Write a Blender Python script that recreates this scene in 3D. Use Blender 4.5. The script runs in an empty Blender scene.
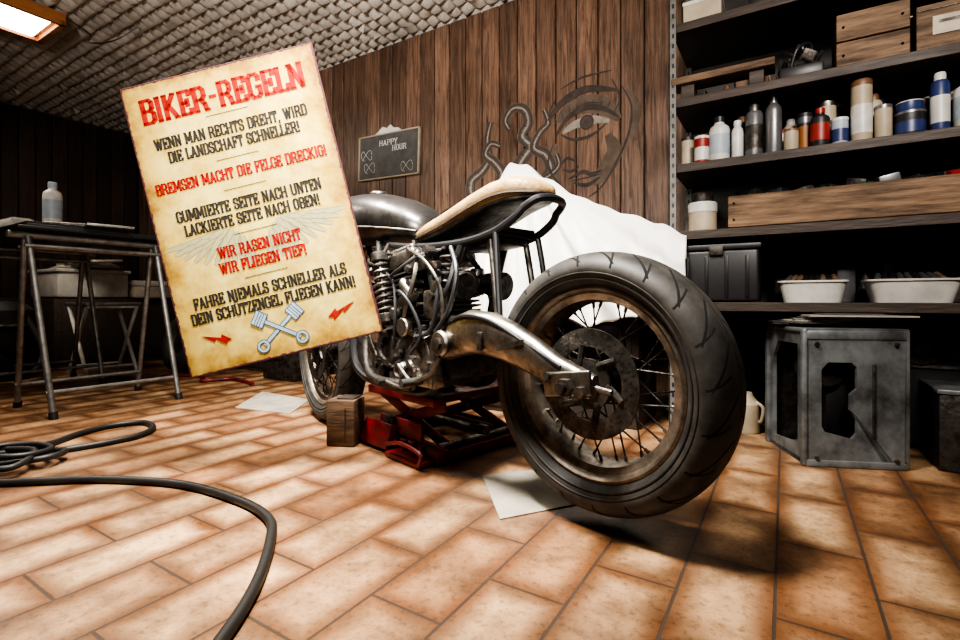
import bpy, bmesh, math, random
from mathutils import Vector, Matrix, Euler
random.seed(7)
S=bpy.context.scene
pi=math.pi
# ------------------------------------------------------------------ materials
def new_mat(name):
    m=bpy.data.materials.new(name); m.use_nodes=True
    nt=m.node_tree; b=nt.nodes.get('Principled BSDF'); return m,nt,b
def N(nt,t,**k):
    n=nt.nodes.new(t)
    for a,v in k.items():
        if a in n.inputs.keys(): n.inputs[a].default_value=v
        else: setattr(n,a,v)
    return n
def L(nt,a,b): nt.links.new(a,b)
def c4(c): return (c[0],c[1],c[2],1)
def pbr(name,col,rough=.5,metal=0.,var=.25,scale=12,bump=0.,col2=None,bscale=None,stretch=(1,1,1),coat=0,rvar=.15):
    m,nt,b=new_mat(name)
    tc=N(nt,'ShaderNodeTexCoord'); mp=N(nt,'ShaderNodeMapping'); mp.inputs['Scale'].default_value=stretch
    L(nt,tc.outputs['Object'],mp.inputs['Vector'])
    n=N(nt,'ShaderNodeTexNoise'); n.inputs['Scale'].default_value=scale; n.inputs['Detail'].default_value=6; n.inputs['Roughness'].default_value=.65
    L(nt,mp.outputs[0],n.inputs['Vector'])
    r=N(nt,'ShaderNodeValToRGB'); r.color_ramp.elements[0].position=.34; r.color_ramp.elements[1].position=.64
    c2=col2 if col2 else tuple(x*(1-var) for x in col)
    r.color_ramp.elements[0].color=c4(c2); r.color_ramp.elements[1].color=c4(col)
    L(nt,n.outputs['Fac'],r.inputs['Fac']); L(nt,r.outputs[0],b.inputs['Base Color'])
    mr=N(nt,'ShaderNodeMapRange'); mr.inputs['To Min'].default_value=min(1,rough+rvar); mr.inputs['To Max'].default_value=max(.04,rough-rvar)
    L(nt,n.outputs['Fac'],mr.inputs['Value']); L(nt,mr.outputs[0],b.inputs['Roughness'])
    b.inputs['Metallic'].default_value=metal
    if bump:
        n2=N(nt,'ShaderNodeTexNoise'); n2.inputs['Scale'].default_value=bscale or scale*3; n2.inputs['Detail'].default_value=5
        L(nt,mp.outputs[0],n2.inputs['Vector'])
        bp=N(nt,'ShaderNodeBump'); bp.inputs['Strength'].default_value=bump; bp.inputs['Distance'].default_value=.01
        L(nt,n2.outputs['Fac'],bp.inputs['Height']); L(nt,bp.outputs[0],b.inputs['Normal'])
    return m
def math_n(nt,op,a,b=None):
    n=nt.nodes.new('ShaderNodeMath'); n.operation=op
    for i,x in enumerate((a,b)):
        if x is None: continue
        if isinstance(x,(int,float)): n.inputs[i].default_value=x
        else: L(nt,x,n.inputs[i])
    return n.outputs[0]
def wood_panel(name,base,dark,axis='X',pw=.12):
    m,nt,b=new_mat(name)
    tc=N(nt,'ShaderNodeTexCoord'); sp=N(nt,'ShaderNodeSeparateXYZ'); L(nt,tc.outputs['Object'],sp.inputs[0])
    idx=math_n(nt,'FLOOR',math_n(nt,'DIVIDE',sp.outputs[axis],pw))
    wn=N(nt,'ShaderNodeTexWhiteNoise'); wn.noise_dimensions='1D'; L(nt,idx,wn.inputs['W'])
    cb=N(nt,'ShaderNodeCombineXYZ')
    L(nt,math_n(nt,'ADD',math_n(nt,'MULTIPLY',sp.outputs[axis],26),math_n(nt,'MULTIPLY',wn.outputs['Value'],40)),cb.inputs[0])
    L(nt,math_n(nt,'MULTIPLY',sp.outputs['Z'],1.5),cb.inputs[1])
    n=N(nt,'ShaderNodeTexNoise'); n.inputs['Scale'].default_value=1.6; n.inputs['Detail'].default_value=10; n.inputs['Roughness'].default_value=.75; n.inputs['Distortion'].default_value=1.6
    L(nt,cb.outputs[0],n.inputs['Vector'])
    r=N(nt,'ShaderNodeValToRGB'); e=r.color_ramp.elements
    e[0].position=.36; e[0].color=c4(dark); e[1].position=.60; e[1].color=c4(base)
    L(nt,n.outputs['Fac'],r.inputs[0])
    g=N(nt,'ShaderNodeTexNoise'); g.inputs['Scale'].default_value=2.2; g.inputs['Detail'].default_value=5; L(nt,tc.outputs['Object'],g.inputs['Vector'])
    v=math_n(nt,'MULTIPLY',math_n(nt,'ADD',math_n(nt,'MULTIPLY',wn.outputs['Value'],.5),.6),math_n(nt,'ADD',math_n(nt,'MULTIPLY',g.outputs['Fac'],1.2),.35))
    mx=N(nt,'ShaderNodeMix',data_type='RGBA',blend_type='MULTIPLY'); mx.inputs[0].default_value=1
    cc=N(nt,'ShaderNodeCombineColor')
    for i in range(3): L(nt,v,cc.inputs[i])
    L(nt,r.outputs[0],mx.inputs[6]); L(nt,cc.outputs[0],mx.inputs[7]); L(nt,mx.outputs[2],b.inputs['Base Color'])
    b.inputs['Roughness'].default_value=.4
    bp=N(nt,'ShaderNodeBump'); bp.inputs['Strength'].default_value=.3; bp.inputs['Distance'].default_value=.004
    L(nt,n.outputs['Fac'],bp.inputs['Height']); L(nt,bp.outputs[0],b.inputs['Normal'])
    return m
def tile_mat():
    m,nt,b=new_mat('terracotta_tiles')
    tc=N(nt,'ShaderNodeTexCoord'); sp=N(nt,'ShaderNodeSeparateXYZ'); L(nt,tc.outputs['Object'],sp.inputs[0])
    cb=N(nt,'ShaderNodeCombineXYZ'); L(nt,math_n(nt,'ADD',sp.outputs['Y'],10.05),cb.inputs[0]); L(nt,math_n(nt,'ADD',sp.outputs['X'],16.015),cb.inputs[1])
    def brick(ms,sm,c1,c2,mc):
        k=N(nt,'ShaderNodeTexBrick'); k.offset=.5; k.offset_frequency=2; k.squash=1
        k.inputs['Scale'].default_value=1; k.inputs['Mortar Size'].default_value=ms; k.inputs['Mortar Smooth'].default_value=sm
        k.inputs['Brick Width'].default_value=.32; k.inputs['Row Height'].default_value=.16; k.inputs['Bias'].default_value=0
        k.inputs['Color1'].default_value=c4(c1); k.inputs['Color2'].default_value=c4(c2); k.inputs['Mortar'].default_value=c4(mc)
        L(nt,cb.outputs[0],k.inputs['Vector']); return k
    k1=brick(.003,.15,(.56,.385,.235),(.33,.185,.10),(.5,.5,.5))
    k2=brick(.055,1,(1,1,1),(1,1,1),(0,0,0))
    def noise(sc,d=8,ro=.7):
        n=N(nt,'ShaderNodeTexNoise'); n.inputs['Scale'].default_value=sc; n.inputs['Detail'].default_value=d; n.inputs['Roughness'].default_value=ro; L(nt,tc.outputs['Object'],n.inputs['Vector']); return n
    n=noise(7,8,.68); n3=noise(1.3,4); nf=noise(60,6,.8)
    edge=math_n(nt,'MULTIPLY',math_n(nt,'POWER',k2.outputs['Fac'],.85),math_n(nt,'MULTIPLY',n.outputs['Fac'],1.75))
    edge=math_n(nt,'MINIMUM',edge,1.)
    m1=N(nt,'ShaderNodeMix',data_type='RGBA'); L(nt,edge,m1.inputs[0]); L(nt,k1.outputs['Color'],m1.inputs[6]); m1.inputs[7].default_value=(.175,.076,.032,1)
    def mul(src,noi,p0,c0,p1,c1,f):
        r=N(nt,'ShaderNodeValToRGB'); r.color_ramp.elements[0].position=p0; r.color_ramp.elements[0].color=c4(c0); r.color_ramp.elements[1].position=p1; r.color_ramp.elements[1].color=c4(c1)
        L(nt,noi.outputs['Fac'],r.inputs[0])
        mm=N(nt,'ShaderNodeMix',data_type='RGBA',blend_type='MULTIPLY'); mm.inputs[0].default_value=f; L(nt,src,mm.inputs[6]); L(nt,r.outputs[0],mm.inputs[7]); return mm.outputs[2]
    c=mul(m1.outputs[2],n,.35,(.38,.33,.28),.58,(1.08,1.05,1.02),.85)
    c=mul(c,n3,.40,(.46,.42,.39),.62,(1.08,1.07,1.05),.9)
    c=mul(c,nf,.36,(.36,.32,.28),.49,(1.02,1.02,1.02),.65)
    m3=N(nt,'ShaderNodeMix',data_type='RGBA'); L(nt,k1.outputs['Fac'],m3.inputs[0]); L(nt,c,m3.inputs[6]); m3.inputs[7].default_value=(.055,.04,.032,1)
    L(nt,m3.outputs[2],b.inputs['Base Color'])
    mr=N(nt,'ShaderNodeMapRange'); mr.inputs['To Min'].default_value=.58; mr.inputs['To Max'].default_value=.18; L(nt,n.outputs['Fac'],mr.inputs['Value']); L(nt,mr.outputs[0],b.inputs['Roughness'])
    h=math_n(nt,'SUBTRACT',math_n(nt,'ADD',math_n(nt,'MULTIPLY',n.outputs['Fac'],.25),math_n(nt,'MULTIPLY',nf.outputs['Fac'],.12)),k1.outputs['Fac'])
    bp=N(nt,'ShaderNodeBump'); bp.inputs['Strength'].default_value=.65; bp.inputs['Distance'].default_value=.004
    L(nt,h,bp.inputs['Height']); L(nt,bp.outputs[0],b.inputs['Normal'])
    return m
def sign_mat(W,H):
    m,nt,b=new_mat('aged_tin_print')
    tc=N(nt,'ShaderNodeTexCoord'); sp=N(nt,'ShaderNodeSeparateXYZ'); L(nt,tc.outputs['Object'],sp.inputs[0])
    dx=math_n(nt,'SUBTRACT',W/2,math_n(nt,'ABSOLUTE',sp.outputs['X'])); dy=math_n(nt,'SUBTRACT',H/2,math_n(nt,'ABSOLUTE',sp.outputs['Y']))
    d=math_n(nt,'MINIMUM',dx,dy)
    n=N(nt,'ShaderNodeTexNoise'); n.inputs['Scale'].default_value=9; n.inputs['Detail'].default_value=8; n.inputs['Roughness'].default_value=.7; L(nt,tc.outputs['Object'],n.inputs['Vector'])
    n2=N(nt,'ShaderNodeTexNoise'); n2.inputs['Scale'].default_value=60; n2.inputs['Detail'].default_value=4; L(nt,tc.outputs['Object'],n2.inputs['Vector'])
    dn=math_n(nt,'ADD',d,math_n(nt,'MULTIPLY',math_n(nt,'SUBTRACT',n.outputs['Fac'],.5),.09))
    r=N(nt,'ShaderNodeValToRGB'); e=r.color_ramp.elements
    e[0].position=0; e[0].color=(.22,.13,.03,1); e[1].position=.10; e[1].color=(.46,.375,.125,1)
    x=e.new(.035); x.color=(.39,.28,.065,1)
    L(nt,dn,r.inputs[0])
    r2=N(nt,'ShaderNodeValToRGB'); r2.color_ramp.elements[0].position=.35; r2.color_ramp.elements[0].color=(.70,.58,.34,1); r2.color_ramp.elements[1].position=.58; r2.color_ramp.elements[1].color=(1,1,1,1)
    L(nt,n.outputs['Fac'],r2.inputs[0])
    mx=N(nt,'ShaderNodeMix',data_type='RGBA',blend_type='MULTIPLY'); mx.inputs[0].default_value=1; L(nt,r.outputs[0],mx.inputs[6]); L(nt,r2.outputs[0],mx.inputs[7])
    rim=math_n(nt,'LESS_THAN',math_n(nt,'ADD',d,math_n(nt,'MULTIPLY',math_n(nt,'SUBTRACT',n2.outputs['Fac'],.5),.014)),.006)
    m2=N(nt,'ShaderNodeMix',data_type='RGBA'); L(nt,rim,m2.inputs[0]); L(nt,mx.outputs[2],m2.inputs[6]); m2.inputs[7].default_value=(.06,.02,.022,1)
    L(nt,m2.outputs[2],b.inputs['Base Color']); b.inputs['Roughness'].default_value=.75; b.inputs['Specular IOR Level'].default_value=.2
    return m
def tyre_mat(name,rr,h,nb):
    m,nt,b=new_mat(name)
    tc=N(nt,'ShaderNodeTexCoord'); sp=N(nt,'ShaderNodeSeparateXYZ'); L(nt,tc.outputs['Object'],sp.inputs[0])
    X_,Y_,Z_=sp.outputs
    ang=math_n(nt,'DIVIDE',math_n(nt,'ARCTAN2',Z_,X_),2*pi)
    rad=math_n(nt,'SQRT',math_n(nt,'ADD',math_n(nt,'MULTIPLY',X_,X_),math_n(nt,'MULTIPLY',Z_,Z_)))
    ay=math_n(nt,'DIVIDE',math_n(nt,'ABSOLUTE',Y_),h); side=math_n(nt,'MULTIPLY',math_n(nt,'SIGN',Y_),.25)
    def grooves(cnt,slope,pw_,wd,lo_,hi_,ph):
        ph_=math_n(nt,'ADD',math_n(nt,'ADD',math_n(nt,'MULTIPLY',ang,cnt),math_n(nt,'MULTIPLY',math_n(nt,'POWER',ay,pw_),slope)),math_n(nt,'ADD',side,ph))
        fr=math_n(nt,'FRACT',math_n(nt,'ADD',ph_,50))
        a=math_n(nt,'LESS_THAN',fr,wd); c=math_n(nt,'MULTIPLY',math_n(nt,'GREATER_THAN',ay,lo_),math_n(nt,'LESS_THAN',ay,hi_))
        return math_n(nt,'MULTIPLY',a,c)
    g1=grooves(nb,-1.1,1.5,.10,.10,.93,0.); g2=grooves(nb,-.5,1.0,.06,.45,.985,.5)
    g3=math_n(nt,'LESS_THAN',ay,.022)
    g=math_n(nt,'MAXIMUM',math_n(nt,'MAXIMUM',g1,g2),g3)
    g=math_n(nt,'MULTIPLY',g,math_n(nt,'GREATER_THAN',rad,rr+.052))
    n=N(nt,'ShaderNodeTexNoise'); n.inputs['Scale'].default_value=14; n.inputs['Detail'].default_value=8; n.inputs['Roughness'].default_value=.7; L(nt,tc.outputs['Object'],n.inputs['Vector'])
    r=N(nt,'ShaderNodeValToRGB'); r.color_ramp.elements[0].position=.36; r.color_ramp.elements[0].color=(.018,.017,.016,1); r.color_ramp.elements[1].position=.66; r.color_ramp.elements[1].color=(.060,.055,.050,1)
    L(nt,n.outputs['Fac'],r.inputs[0])
    mx=N(nt,'ShaderNodeMix',data_type='RGBA'); L(nt,g,mx.inputs[0]); L(nt,r.outputs[0],mx.inputs[6]); mx.inputs[7].default_value=(.003,.003,.003,1)
    L(nt,mx.outputs[2],b.inputs['Base Color'])
    L(nt,math_n(nt,'ADD',math_n(nt,'MULTIPLY',g,.35),.58),b.inputs['Roughness'])
    bp=N(nt,'ShaderNodeBump'); bp.inputs['Strength'].default_value=.8; bp.inputs['Distance'].default_value=.004
    L(nt,math_n(nt,'SUBTRACT',math_n(nt,'MULTIPLY',n.outputs['Fac'],.12),g),bp.inputs['Height']); L(nt,bp.outputs[0],b.inputs['Normal'])
    return m
# ------------------------------------------------------------------ mesh builder
class MB:
    def __init__(s): s.v=[];s.f=[];s.m=[];s.mats=[]
    def mi(s,mat):
        if mat not in s.mats: s.mats.append(mat)
        return s.mats.index(mat)
    def add(s,vs,fs,mat,M=None):
        o=len(s.v)
        for p in vs:
            p=Vector(p)
            if M is not None: p=M@p
            s.v.append(tuple(p))
        k=s.mi(mat)
        for f in fs: s.f.append([i+o for i in f]); s.m.append(k)
    def box(s,c,size,mat,rot=(0,0,0),bev=0,M=None,seg=2):
        bm=bmesh.new(); bmesh.ops.create_cube(bm,size=1)
        bmesh.ops.scale(bm,vec=size,verts=bm.verts)
        if bev: bmesh.ops.bevel(bm,geom=bm.edges[:],offset=min(bev,min(size)*.45),segments=seg,profile=.5,affect='EDGES')
        T_=Matrix.Translation(c)@Euler(rot).to_matrix().to_4x4()
        if M is not None: T_=M@T_
        bm.verts.ensure_lookup_table(); bm.verts.index_update()
        s.add([v.co for v in bm.verts],[[v.index for v in f.verts] for f in bm.faces],mat,T_); bm.free()
    def lathe(s,prof,mat,M=None,seg=32,closed=False,fn=None):
        vs=[];fs=[];n=len(prof)
        for i in range(seg):
            a=2*pi*i/seg
            for j,(r,z) in enumerate(prof):
                if fn: r=fn(i,j,r,z)
                vs.append((r*math.cos(a),r*math.sin(a),z))
        for i in range(seg):
            i2=(i+1)%seg
            for j in range(n if closed else n-1):
                j2=(j+1)%n
                fs.append([i*n+j,i2*n+j,i2*n+j2,i*n+j2])
        if not closed:
            if prof[0][0]>1e-6: fs.append([i*n for i in range(seg)][::-1])
            if prof[-1][0]>1e-6: fs.append([i*n+n-1 for i in range(seg)])
        s.add(vs,fs,mat,M)
    def cyl(s,p0,p1,r,mat,r1=None,seg=20,M=None,bev=0):
        p0=Vector(p0);p1=Vector(p1);d=p1-p0;h=d.length
        T_=Matrix.Translation(p0)@d.to_track_quat('Z','Y').to_matrix().to_4x4()
        if M is not None: T_=M@T_
        r1=r if r1 is None else r1
        pr=[(r,0),(r1,h)] if not bev else [(r-bev,0),(r,bev),(r1,h-bev),(r1-bev,h)]
        s.lathe(pr,mat,T_,seg)
    def tube(s,pts,r,mat,seg=10,cyc=False,sub=6,M=None):
        P=[Vector(p) for p in pts]; n=len(P); R_=r if isinstance(r,(list,tuple)) else [r]*n
        Q=[];RR=[]
        if sub>1 and n>2:
            cnt=n if cyc else n-1
            for i in range(cnt):
                g=lambda k:(P[k%n] if cyc else P[max(0,min(n-1,k))])
                a,b_,c_,d_=g(i-1),g(i),g(i+1),g(i+2)
                for k in range(sub):
                    t=k/sub
                    Q.append(.5*((2*b_)+(c_-a)*t+(2*a-5*b_+4*c_-d_)*t*t+(-a+3*b_-3*c_+d_)*t**3)); RR.append(R_[i]*(1-t)+R_[(i+1)%n]*t)
            if not cyc: Q.append(P[-1]); RR.append(R_[-1])
        else: Q=P;RR=R_
        m=len(Q); vs=[];fs=[]
        tan=lambda i:((Q[(i+1)%m]-Q[(i-1)%m]) if cyc else (Q[min(m-1,i+1)]-Q[max(0,i-1)])).normalized()
        t0=tan(0); up=Vector((0,0,1)) if abs(t0.z)<.9 else Vector((1,0,0))
        nrm=(up-t0*up.dot(t0)).normalized()
        for i in range(m):
            t=tan(i); nrm=(nrm-t*nrm.dot(t)).normalized(); bn=t.cross(nrm)
            for k in range(seg):
                a=2*pi*k/seg; vs.append(Q[i]+(nrm*math.cos(a)+bn*math.sin(a))*RR[i])
        for i in range(m if cyc else m-1):
            i2=(i+1)%m
            for k in range(seg):
                k2=(k+1)%seg; fs.append([i*seg+k,i*seg+k2,i2*seg+k2,i2*seg+k])
        if not cyc: fs.append(list(range(seg))[::-1]); fs.append([(m-1)*seg+k for k in range(seg)])
        s.add(vs,fs,mat,M)
    def loft(s,rings,mat,M=None,caps=True):
        n=len(rings[0]); vs=[p for r in rings for p in r]; fs=[]
        for i in range(len(rings)-1):
            for k in range(n):
                k2=(k+1)%n; fs.append([i*n+k,i*n+k2,(i+1)*n+k2,(i+1)*n+k])
        if caps: fs.append(list(range(n))[::-1]); fs.append([(len(rings)-1)*n+k for k in range(n)])
        s.add(vs,fs,mat,M)
    def prism(s,poly,th,mat,M=None):
        n=len(poly); vs=[(x,y,0) for x,y in poly]+[(x,y,th) for x,y in poly]
        fs=[list(range(n))[::-1],[n+i for i in range(n)]]+[[i,(i+1)%n,n+(i+1)%n,n+i] for i in range(n)]
        s.add(vs,fs,mat,M)
    def obj(s,name,parent=None,smooth=35,loc=None,rotz=None):
        me=bpy.data.meshes.new(name); me.from_pydata(s.v,[],s.f); 
        for m in s.mats: me.materials.append(m)
        me.polygons.foreach_set('material_index',s.m)
        bm=bmesh.new(); bm.from_mesh(me); bmesh.ops.recalc_face_normals(bm,faces=bm.faces); bm.to_mesh(me); bm.free()
        if smooth:
            me.polygons.foreach_set('use_smooth',[True]*len(me.polygons))
            me.set_sharp_from_angle(angle=math.radians(smooth))
        me.update()
        o=bpy.data.objects.new(name,me); S.collection.objects.link(o)
        if parent: o.parent=parent
        if loc: o.location=loc
        if rotz is not None: o.rotation_euler=(0,0,rotz)
        return o
def empty(name,loc=(0,0,0),rotz=0):
    e=bpy.data.objects.new(name,None); e.empty_display_size=.1; S.collection.objects.link(e); e.location=loc; e.rotation_euler=(0,0,rotz); return e
def T(x,y,z): return Matrix.Translation((x,y,z))
def R(a,ax): return Matrix.Rotation(a,4,ax)

# palette
M_tile=tile_mat()
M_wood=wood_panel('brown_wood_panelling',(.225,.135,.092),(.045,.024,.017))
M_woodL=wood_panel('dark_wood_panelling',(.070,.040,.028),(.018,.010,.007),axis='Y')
M_black=pbr('black_plastic',(.018,.018,.02),.45)
M_rub=pbr('tyre_rubber',(.036,.034,.032),.6,var=.5,scale=14,bump=.05,bscale=120)
M_cable=pbr('cable_rubber',(.020,.019,.019),.5,var=.3,scale=20)
M_chr=pbr('brushed_aluminium',(.42,.39,.35),.38,1,col2=(.075,.065,.055),scale=15,bump=.10)
M_steel=pbr('worn_steel',(.25,.235,.215),.46,1,col2=(.05,.042,.035),scale=24,bump=.14)
M_dkst=pbr('dark_engine_metal',(.10,.092,.084),.50,.8,col2=(.022,.018,.015),scale=30,bump=.2)
M_rim=pbr('wheel_rim_metal',(.36,.31,.26),.42,.85,var=.7,scale=18)
M_frame=pbr('black_frame_paint',(.02,.02,.022),.38,.2)
M_tank=pbr('bare_metal_tank',(.19,.185,.18),.34,.9,var=.75,scale=7,bump=.06)
M_seat=pbr('tan_leather',(.46,.30,.14),.5,0,var=.45,scale=12,bump=.3,bscale=80)
M_red=pbr('worn_red_paint',(.20,.016,.018),.45,.1,col2=(.045,.01,.01),scale=16,bump=.1)
M_oldw=pbr('old_timber',(.15,.09,.052),.75,0,var=.7,scale=6,bump=.5,stretch=(1,5,5),bscale=12)
M_crate=pbr('crate_timber',(.215,.13,.073),.7,0,var=.75,scale=6,bump=.35,stretch=(1,8,8),bscale=10)
M_dkw=pbr('dark_timber',(.05,.034,.025),.6,0,var=.5,scale=6,bump=.2,stretch=(1,8,8))
M_white=pbr('white_plastic',(.56,.55,.52),.4,0,var=.3)
M_cloth=pbr('white_dust_sheet',(.82,.81,.78),.85,0,var=.1,scale=4,bump=.2,bscale=14)
M_foam=pbr('acoustic_foam',(.50,.465,.42),.95,0,var=.35,scale=2.5,bump=.3,bscale=60)
M_paper=pbr('grey_cardboard',(.34,.31,.26),.8,0,var=.35,scale=6)
M_galv=pbr('galvanised_steel',(.32,.32,.31),.45,.8,var=.5,scale=20)
M_post=pbr('grey_post_paint',(.17,.165,.155),.5,.3,var=.4,scale=20)
M_shelf=pbr('dark_shelf_board',(.035,.028,.025),.55,0,var=.5,scale=8)
M_case=pbr('dirty_grey_metal',(.23,.25,.26),.42,.45,col2=(.05,.05,.05),scale=7,bump=.05)
M_plaster=pbr('painted_plaster',(.20,.18,.16),.9,0,var=.2,scale=3)

# ------------------------------------------------------------------ room
XL,XR,YF,YB,ZC=-5.9,1.5,-2.2,2.54,2.3
b=MB(); b.box(((XL+XR)/2,(YF+YB)/2,-.05),(XR-XL+.4,YB-YF+.4,.1),M_tile); b.obj('floor',smooth=0)
b=MB(); b.box(((XL+XR)/2,YB+.06,ZC/2),(XR-XL+.4,.1,ZC),M_black)
for i in range(-50,13):
    x=i*.12+.06
    if x<XL or x>XR: continue
    b.box((x,YB,ZC/2),(.114,.024,ZC),M_wood,bev=.004,seg=1)
b.obj('wall_back',smooth=0)
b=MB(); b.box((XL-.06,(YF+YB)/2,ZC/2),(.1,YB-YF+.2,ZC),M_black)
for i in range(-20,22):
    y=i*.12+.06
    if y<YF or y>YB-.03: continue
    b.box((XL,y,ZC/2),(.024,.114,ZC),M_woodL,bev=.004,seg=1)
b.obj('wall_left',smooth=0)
b=MB(); b.box((XR+.05,(YF+YB)/2,ZC/2),(.1,YB-YF+.2,ZC),M_plaster); b.obj('wall_right',smooth=0)
b=MB(); b.box(((XL+XR)/2,YF-.05,ZC/2),(XR-XL+.4,.1,ZC),M_plaster); b.obj('wall_front',smooth=0)
b=MB(); b.box(((XL+XR)/2,(YF+YB)/2,ZC+.1),(XR-XL+.4,YB-YF+.4,.1),M_foam)
st=.043; nx=int((XR-XL)/st)+1; ny=int((YB-YF)/st)+1; vs=[];fs=[]
for i in range(nx+1):
    for j in range(ny+1):
        z=ZC+.030+random.uniform(-.005,.005)
        if i%2 and j%2: z=ZC-.010+random.uniform(-.008,.008)
        elif i%2 or j%2: z=ZC+.024+random.uniform(-.004,.004)
        vs.append((XL+i*st+random.uniform(-.005,.005),YF+j*st+random.uniform(-.005,.005),z))
for i in range(nx):
    for j in range(ny):
        a=i*(ny+1)+j
        if (i+j)%2: fs+= [[a,a+1,a+ny+1],[a+1,a+ny+2,a+ny+1]]
        else: fs+= [[a,a+1,a+ny+2],[a,a+ny+2,a+ny+1]]
b.add(vs,fs,M_foam); b.obj('ceiling',smooth=60)
b=MB(); b.box(((XL+XR)/2,YB-.022,.04),(XR-XL-.1,.02,.08),M_dkw,bev=.004); b.obj('baseboard_back',smooth=0)

M_glow,nt,bs=new_mat('lamp_diffuser'); bs.inputs['Base Color'].default_value=(1,.9,.75,1); bs.inputs['Emission Color'].default_value=(1,.88,.74,1); bs.inputs['Emission Strength'].default_value=14
M_lampf=pbr('orange_lamp_housing',(.40,.17,.07),.5)
b=MB()
b.box((-3.9,.6,2.26),(.40,1.2,.05),M_lampf,bev=.006)
b.box((-3.9,.6,2.228),(.30,1.08,.02),M_glow,bev=.004)
for sx in (-1,1): b.box((-3.9+sx*.185,.6,2.225),(.03,1.2,.03),M_lampf,bev=.004)
for sy in (-1,1): b.box((-3.9,.6+sy*.585,2.225),(.40,.03,.03),M_lampf,bev=.004)
b.tube([(-3.72,1.2,2.27),(-3.66,1.3,2.2),(-3.6,1.28,2.12),(-3.58,1.4,2.18),(-3.5,1.5,2.29)],.004,M_black,seg=6)
b.obj('ceiling_lamp')

# ------------------------------------------------------------------ motorcycle
BL=Vector((-.381,1.191,.006)); BA=math.atan2(.245,-.969)
moto=empty('motorcycle',BL,BA)
def wheel(name,x,zc,Rt,w,rr,steer=0,disc=True):
    root=bpy.data.objects.new(name,None); S.collection.objects.link(root); root.parent=moto; root.location=(x,0,zc); root.rotation_euler=(0,0,steer)
    M=R(-pi/2,'X')
    h=w/2
    half=[(rr+.004,h*.62),(rr+.012,h*.74),(rr+.022,h*.88),(rr+.036,h*.965),(rr+.046,h*1.0)]
    a0=Rt-(rr+.046); KN=14
    for k in range(1,KN+1):
        t=k/KN*pi/2; half.append((rr+.046+a0*math.sin(t), h*math.cos(t)**.8 if k<KN else 0))
    prof=half+[(r,-z) for r,z in half[:-1][::-1]]+[(rr-.006,-h*.5),(rr-.006,h*.5)]
    b=MB(); b.lathe(prof,tyre_mat(name+'_rubber',rr,h,20 if w>.14 else 24),M,160,closed=True)
    for s_ in (-1,1):
        b.lathe([(rr+.026+.003*math.cos(a*pi/3),s_*(h*.915+.003*math.sin(a*pi/3))) for a in range(6)],M_rub,M,96,closed=True)
        b.lathe([(rr+.040+.002*math.cos(a*pi/3),s_*(h*.985+.002*math.sin(a*pi/3))) for a in range(6)],M_rub,M,96,closed=True)
    b.obj('tyre',root,smooth=50)
    b=MB(); rw=h*.66
    p=[(rr+.010,rw),(rr+.010,rw+.006),(rr+.003,rw+.009),(rr-.003,rw+.004),(rr-.008,rw-.006),(rr-.024,rw-.012),(rr-.028,rw-.03),(rr-.03,0)]
    p=p+[(r,-z) for r,z in p[:-1][::-1]]+[(rr,-rw*.9),(rr,rw*.9)]
    b.lathe(p,M_rim,M,96,closed=True); b.obj('rim',root)
    b=MB(); b.lathe([(.012,-.075),(.028,-.075),(.03,-.05),(.056,-.048),(.058,-.04),(.034,-.034),(.032,0),(.034,.034),(.058,.04),(.056,.048),(.03,.05),(.028,.075),(.012,.075)],M_dkst,M,36)
    ns=36
    for i in range(ns):
        side=1 if i%2 else -1; d=1 if (i//2)%2 else -1
        a=2*pi*i/ns; ah=a+d*math.radians(48)
        p0=Vector((.053*math.cos(ah),side*.044,.053*math.sin(ah))); p1=Vector(((rr-.027)*math.cos(a),side*.008,(rr-.027)*math.sin(a)))
        b.cyl(p0,p1,.0022,M_dkst,seg=6); b.cyl(p1+(p0-p1)*.09,p1,.004,M_steel,seg=6)
    b.obj('spokes_and_hub',root)
    if disc:
        b=MB(); yd=.064
        b.lathe([(.088,yd-.0025),(.132,yd-.0025),(.132,yd+.0025),(.088,yd+.0025)],M_dkst,M,72,closed=True)
        b.lathe([(.03,yd-.003),(.060,yd-.003),(.060,yd+.004),(.03,yd+.004)],M_dkst,M,36,closed=True)
        for i in range(6):
            a=2*pi*i/6; b.cyl((.05*math.cos(a),yd,.05*math.sin(a)),(.094*math.cos(a+.35),yd,.094*math.sin(a+.35)),.009,M_dkst,seg=8)
        for i in range(28):
            a=2*pi*i/28
            for rr_,o in ((.098,0),(.110,.08),(.122,.16)):
                b.cyl((rr_*math.cos(a+o),yd+.0022,rr_*math.sin(a+o)),(rr_*math.cos(a+o),yd+.0032,rr_*math.sin(a+o)),.004,M_black,seg=8)
        b.obj('brake_disc',root)
    return root
wheel('rear_wheel',0,.345,.318,.165,.224)
wheel('front_wheel',1.425,.319,.319,.120,.235,steer=-.14)
def sell(n,a,b_,e=.7):
    o=[]
    for k in range(n):
        t=2*pi*k/n; c,s_=math.cos(t),math.sin(t)
        o.append((a*abs(c)**e*(1 if c>=0 else -1), b_*abs(s_)**e*(1 if s_>=0 else -1)))
    return o
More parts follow.
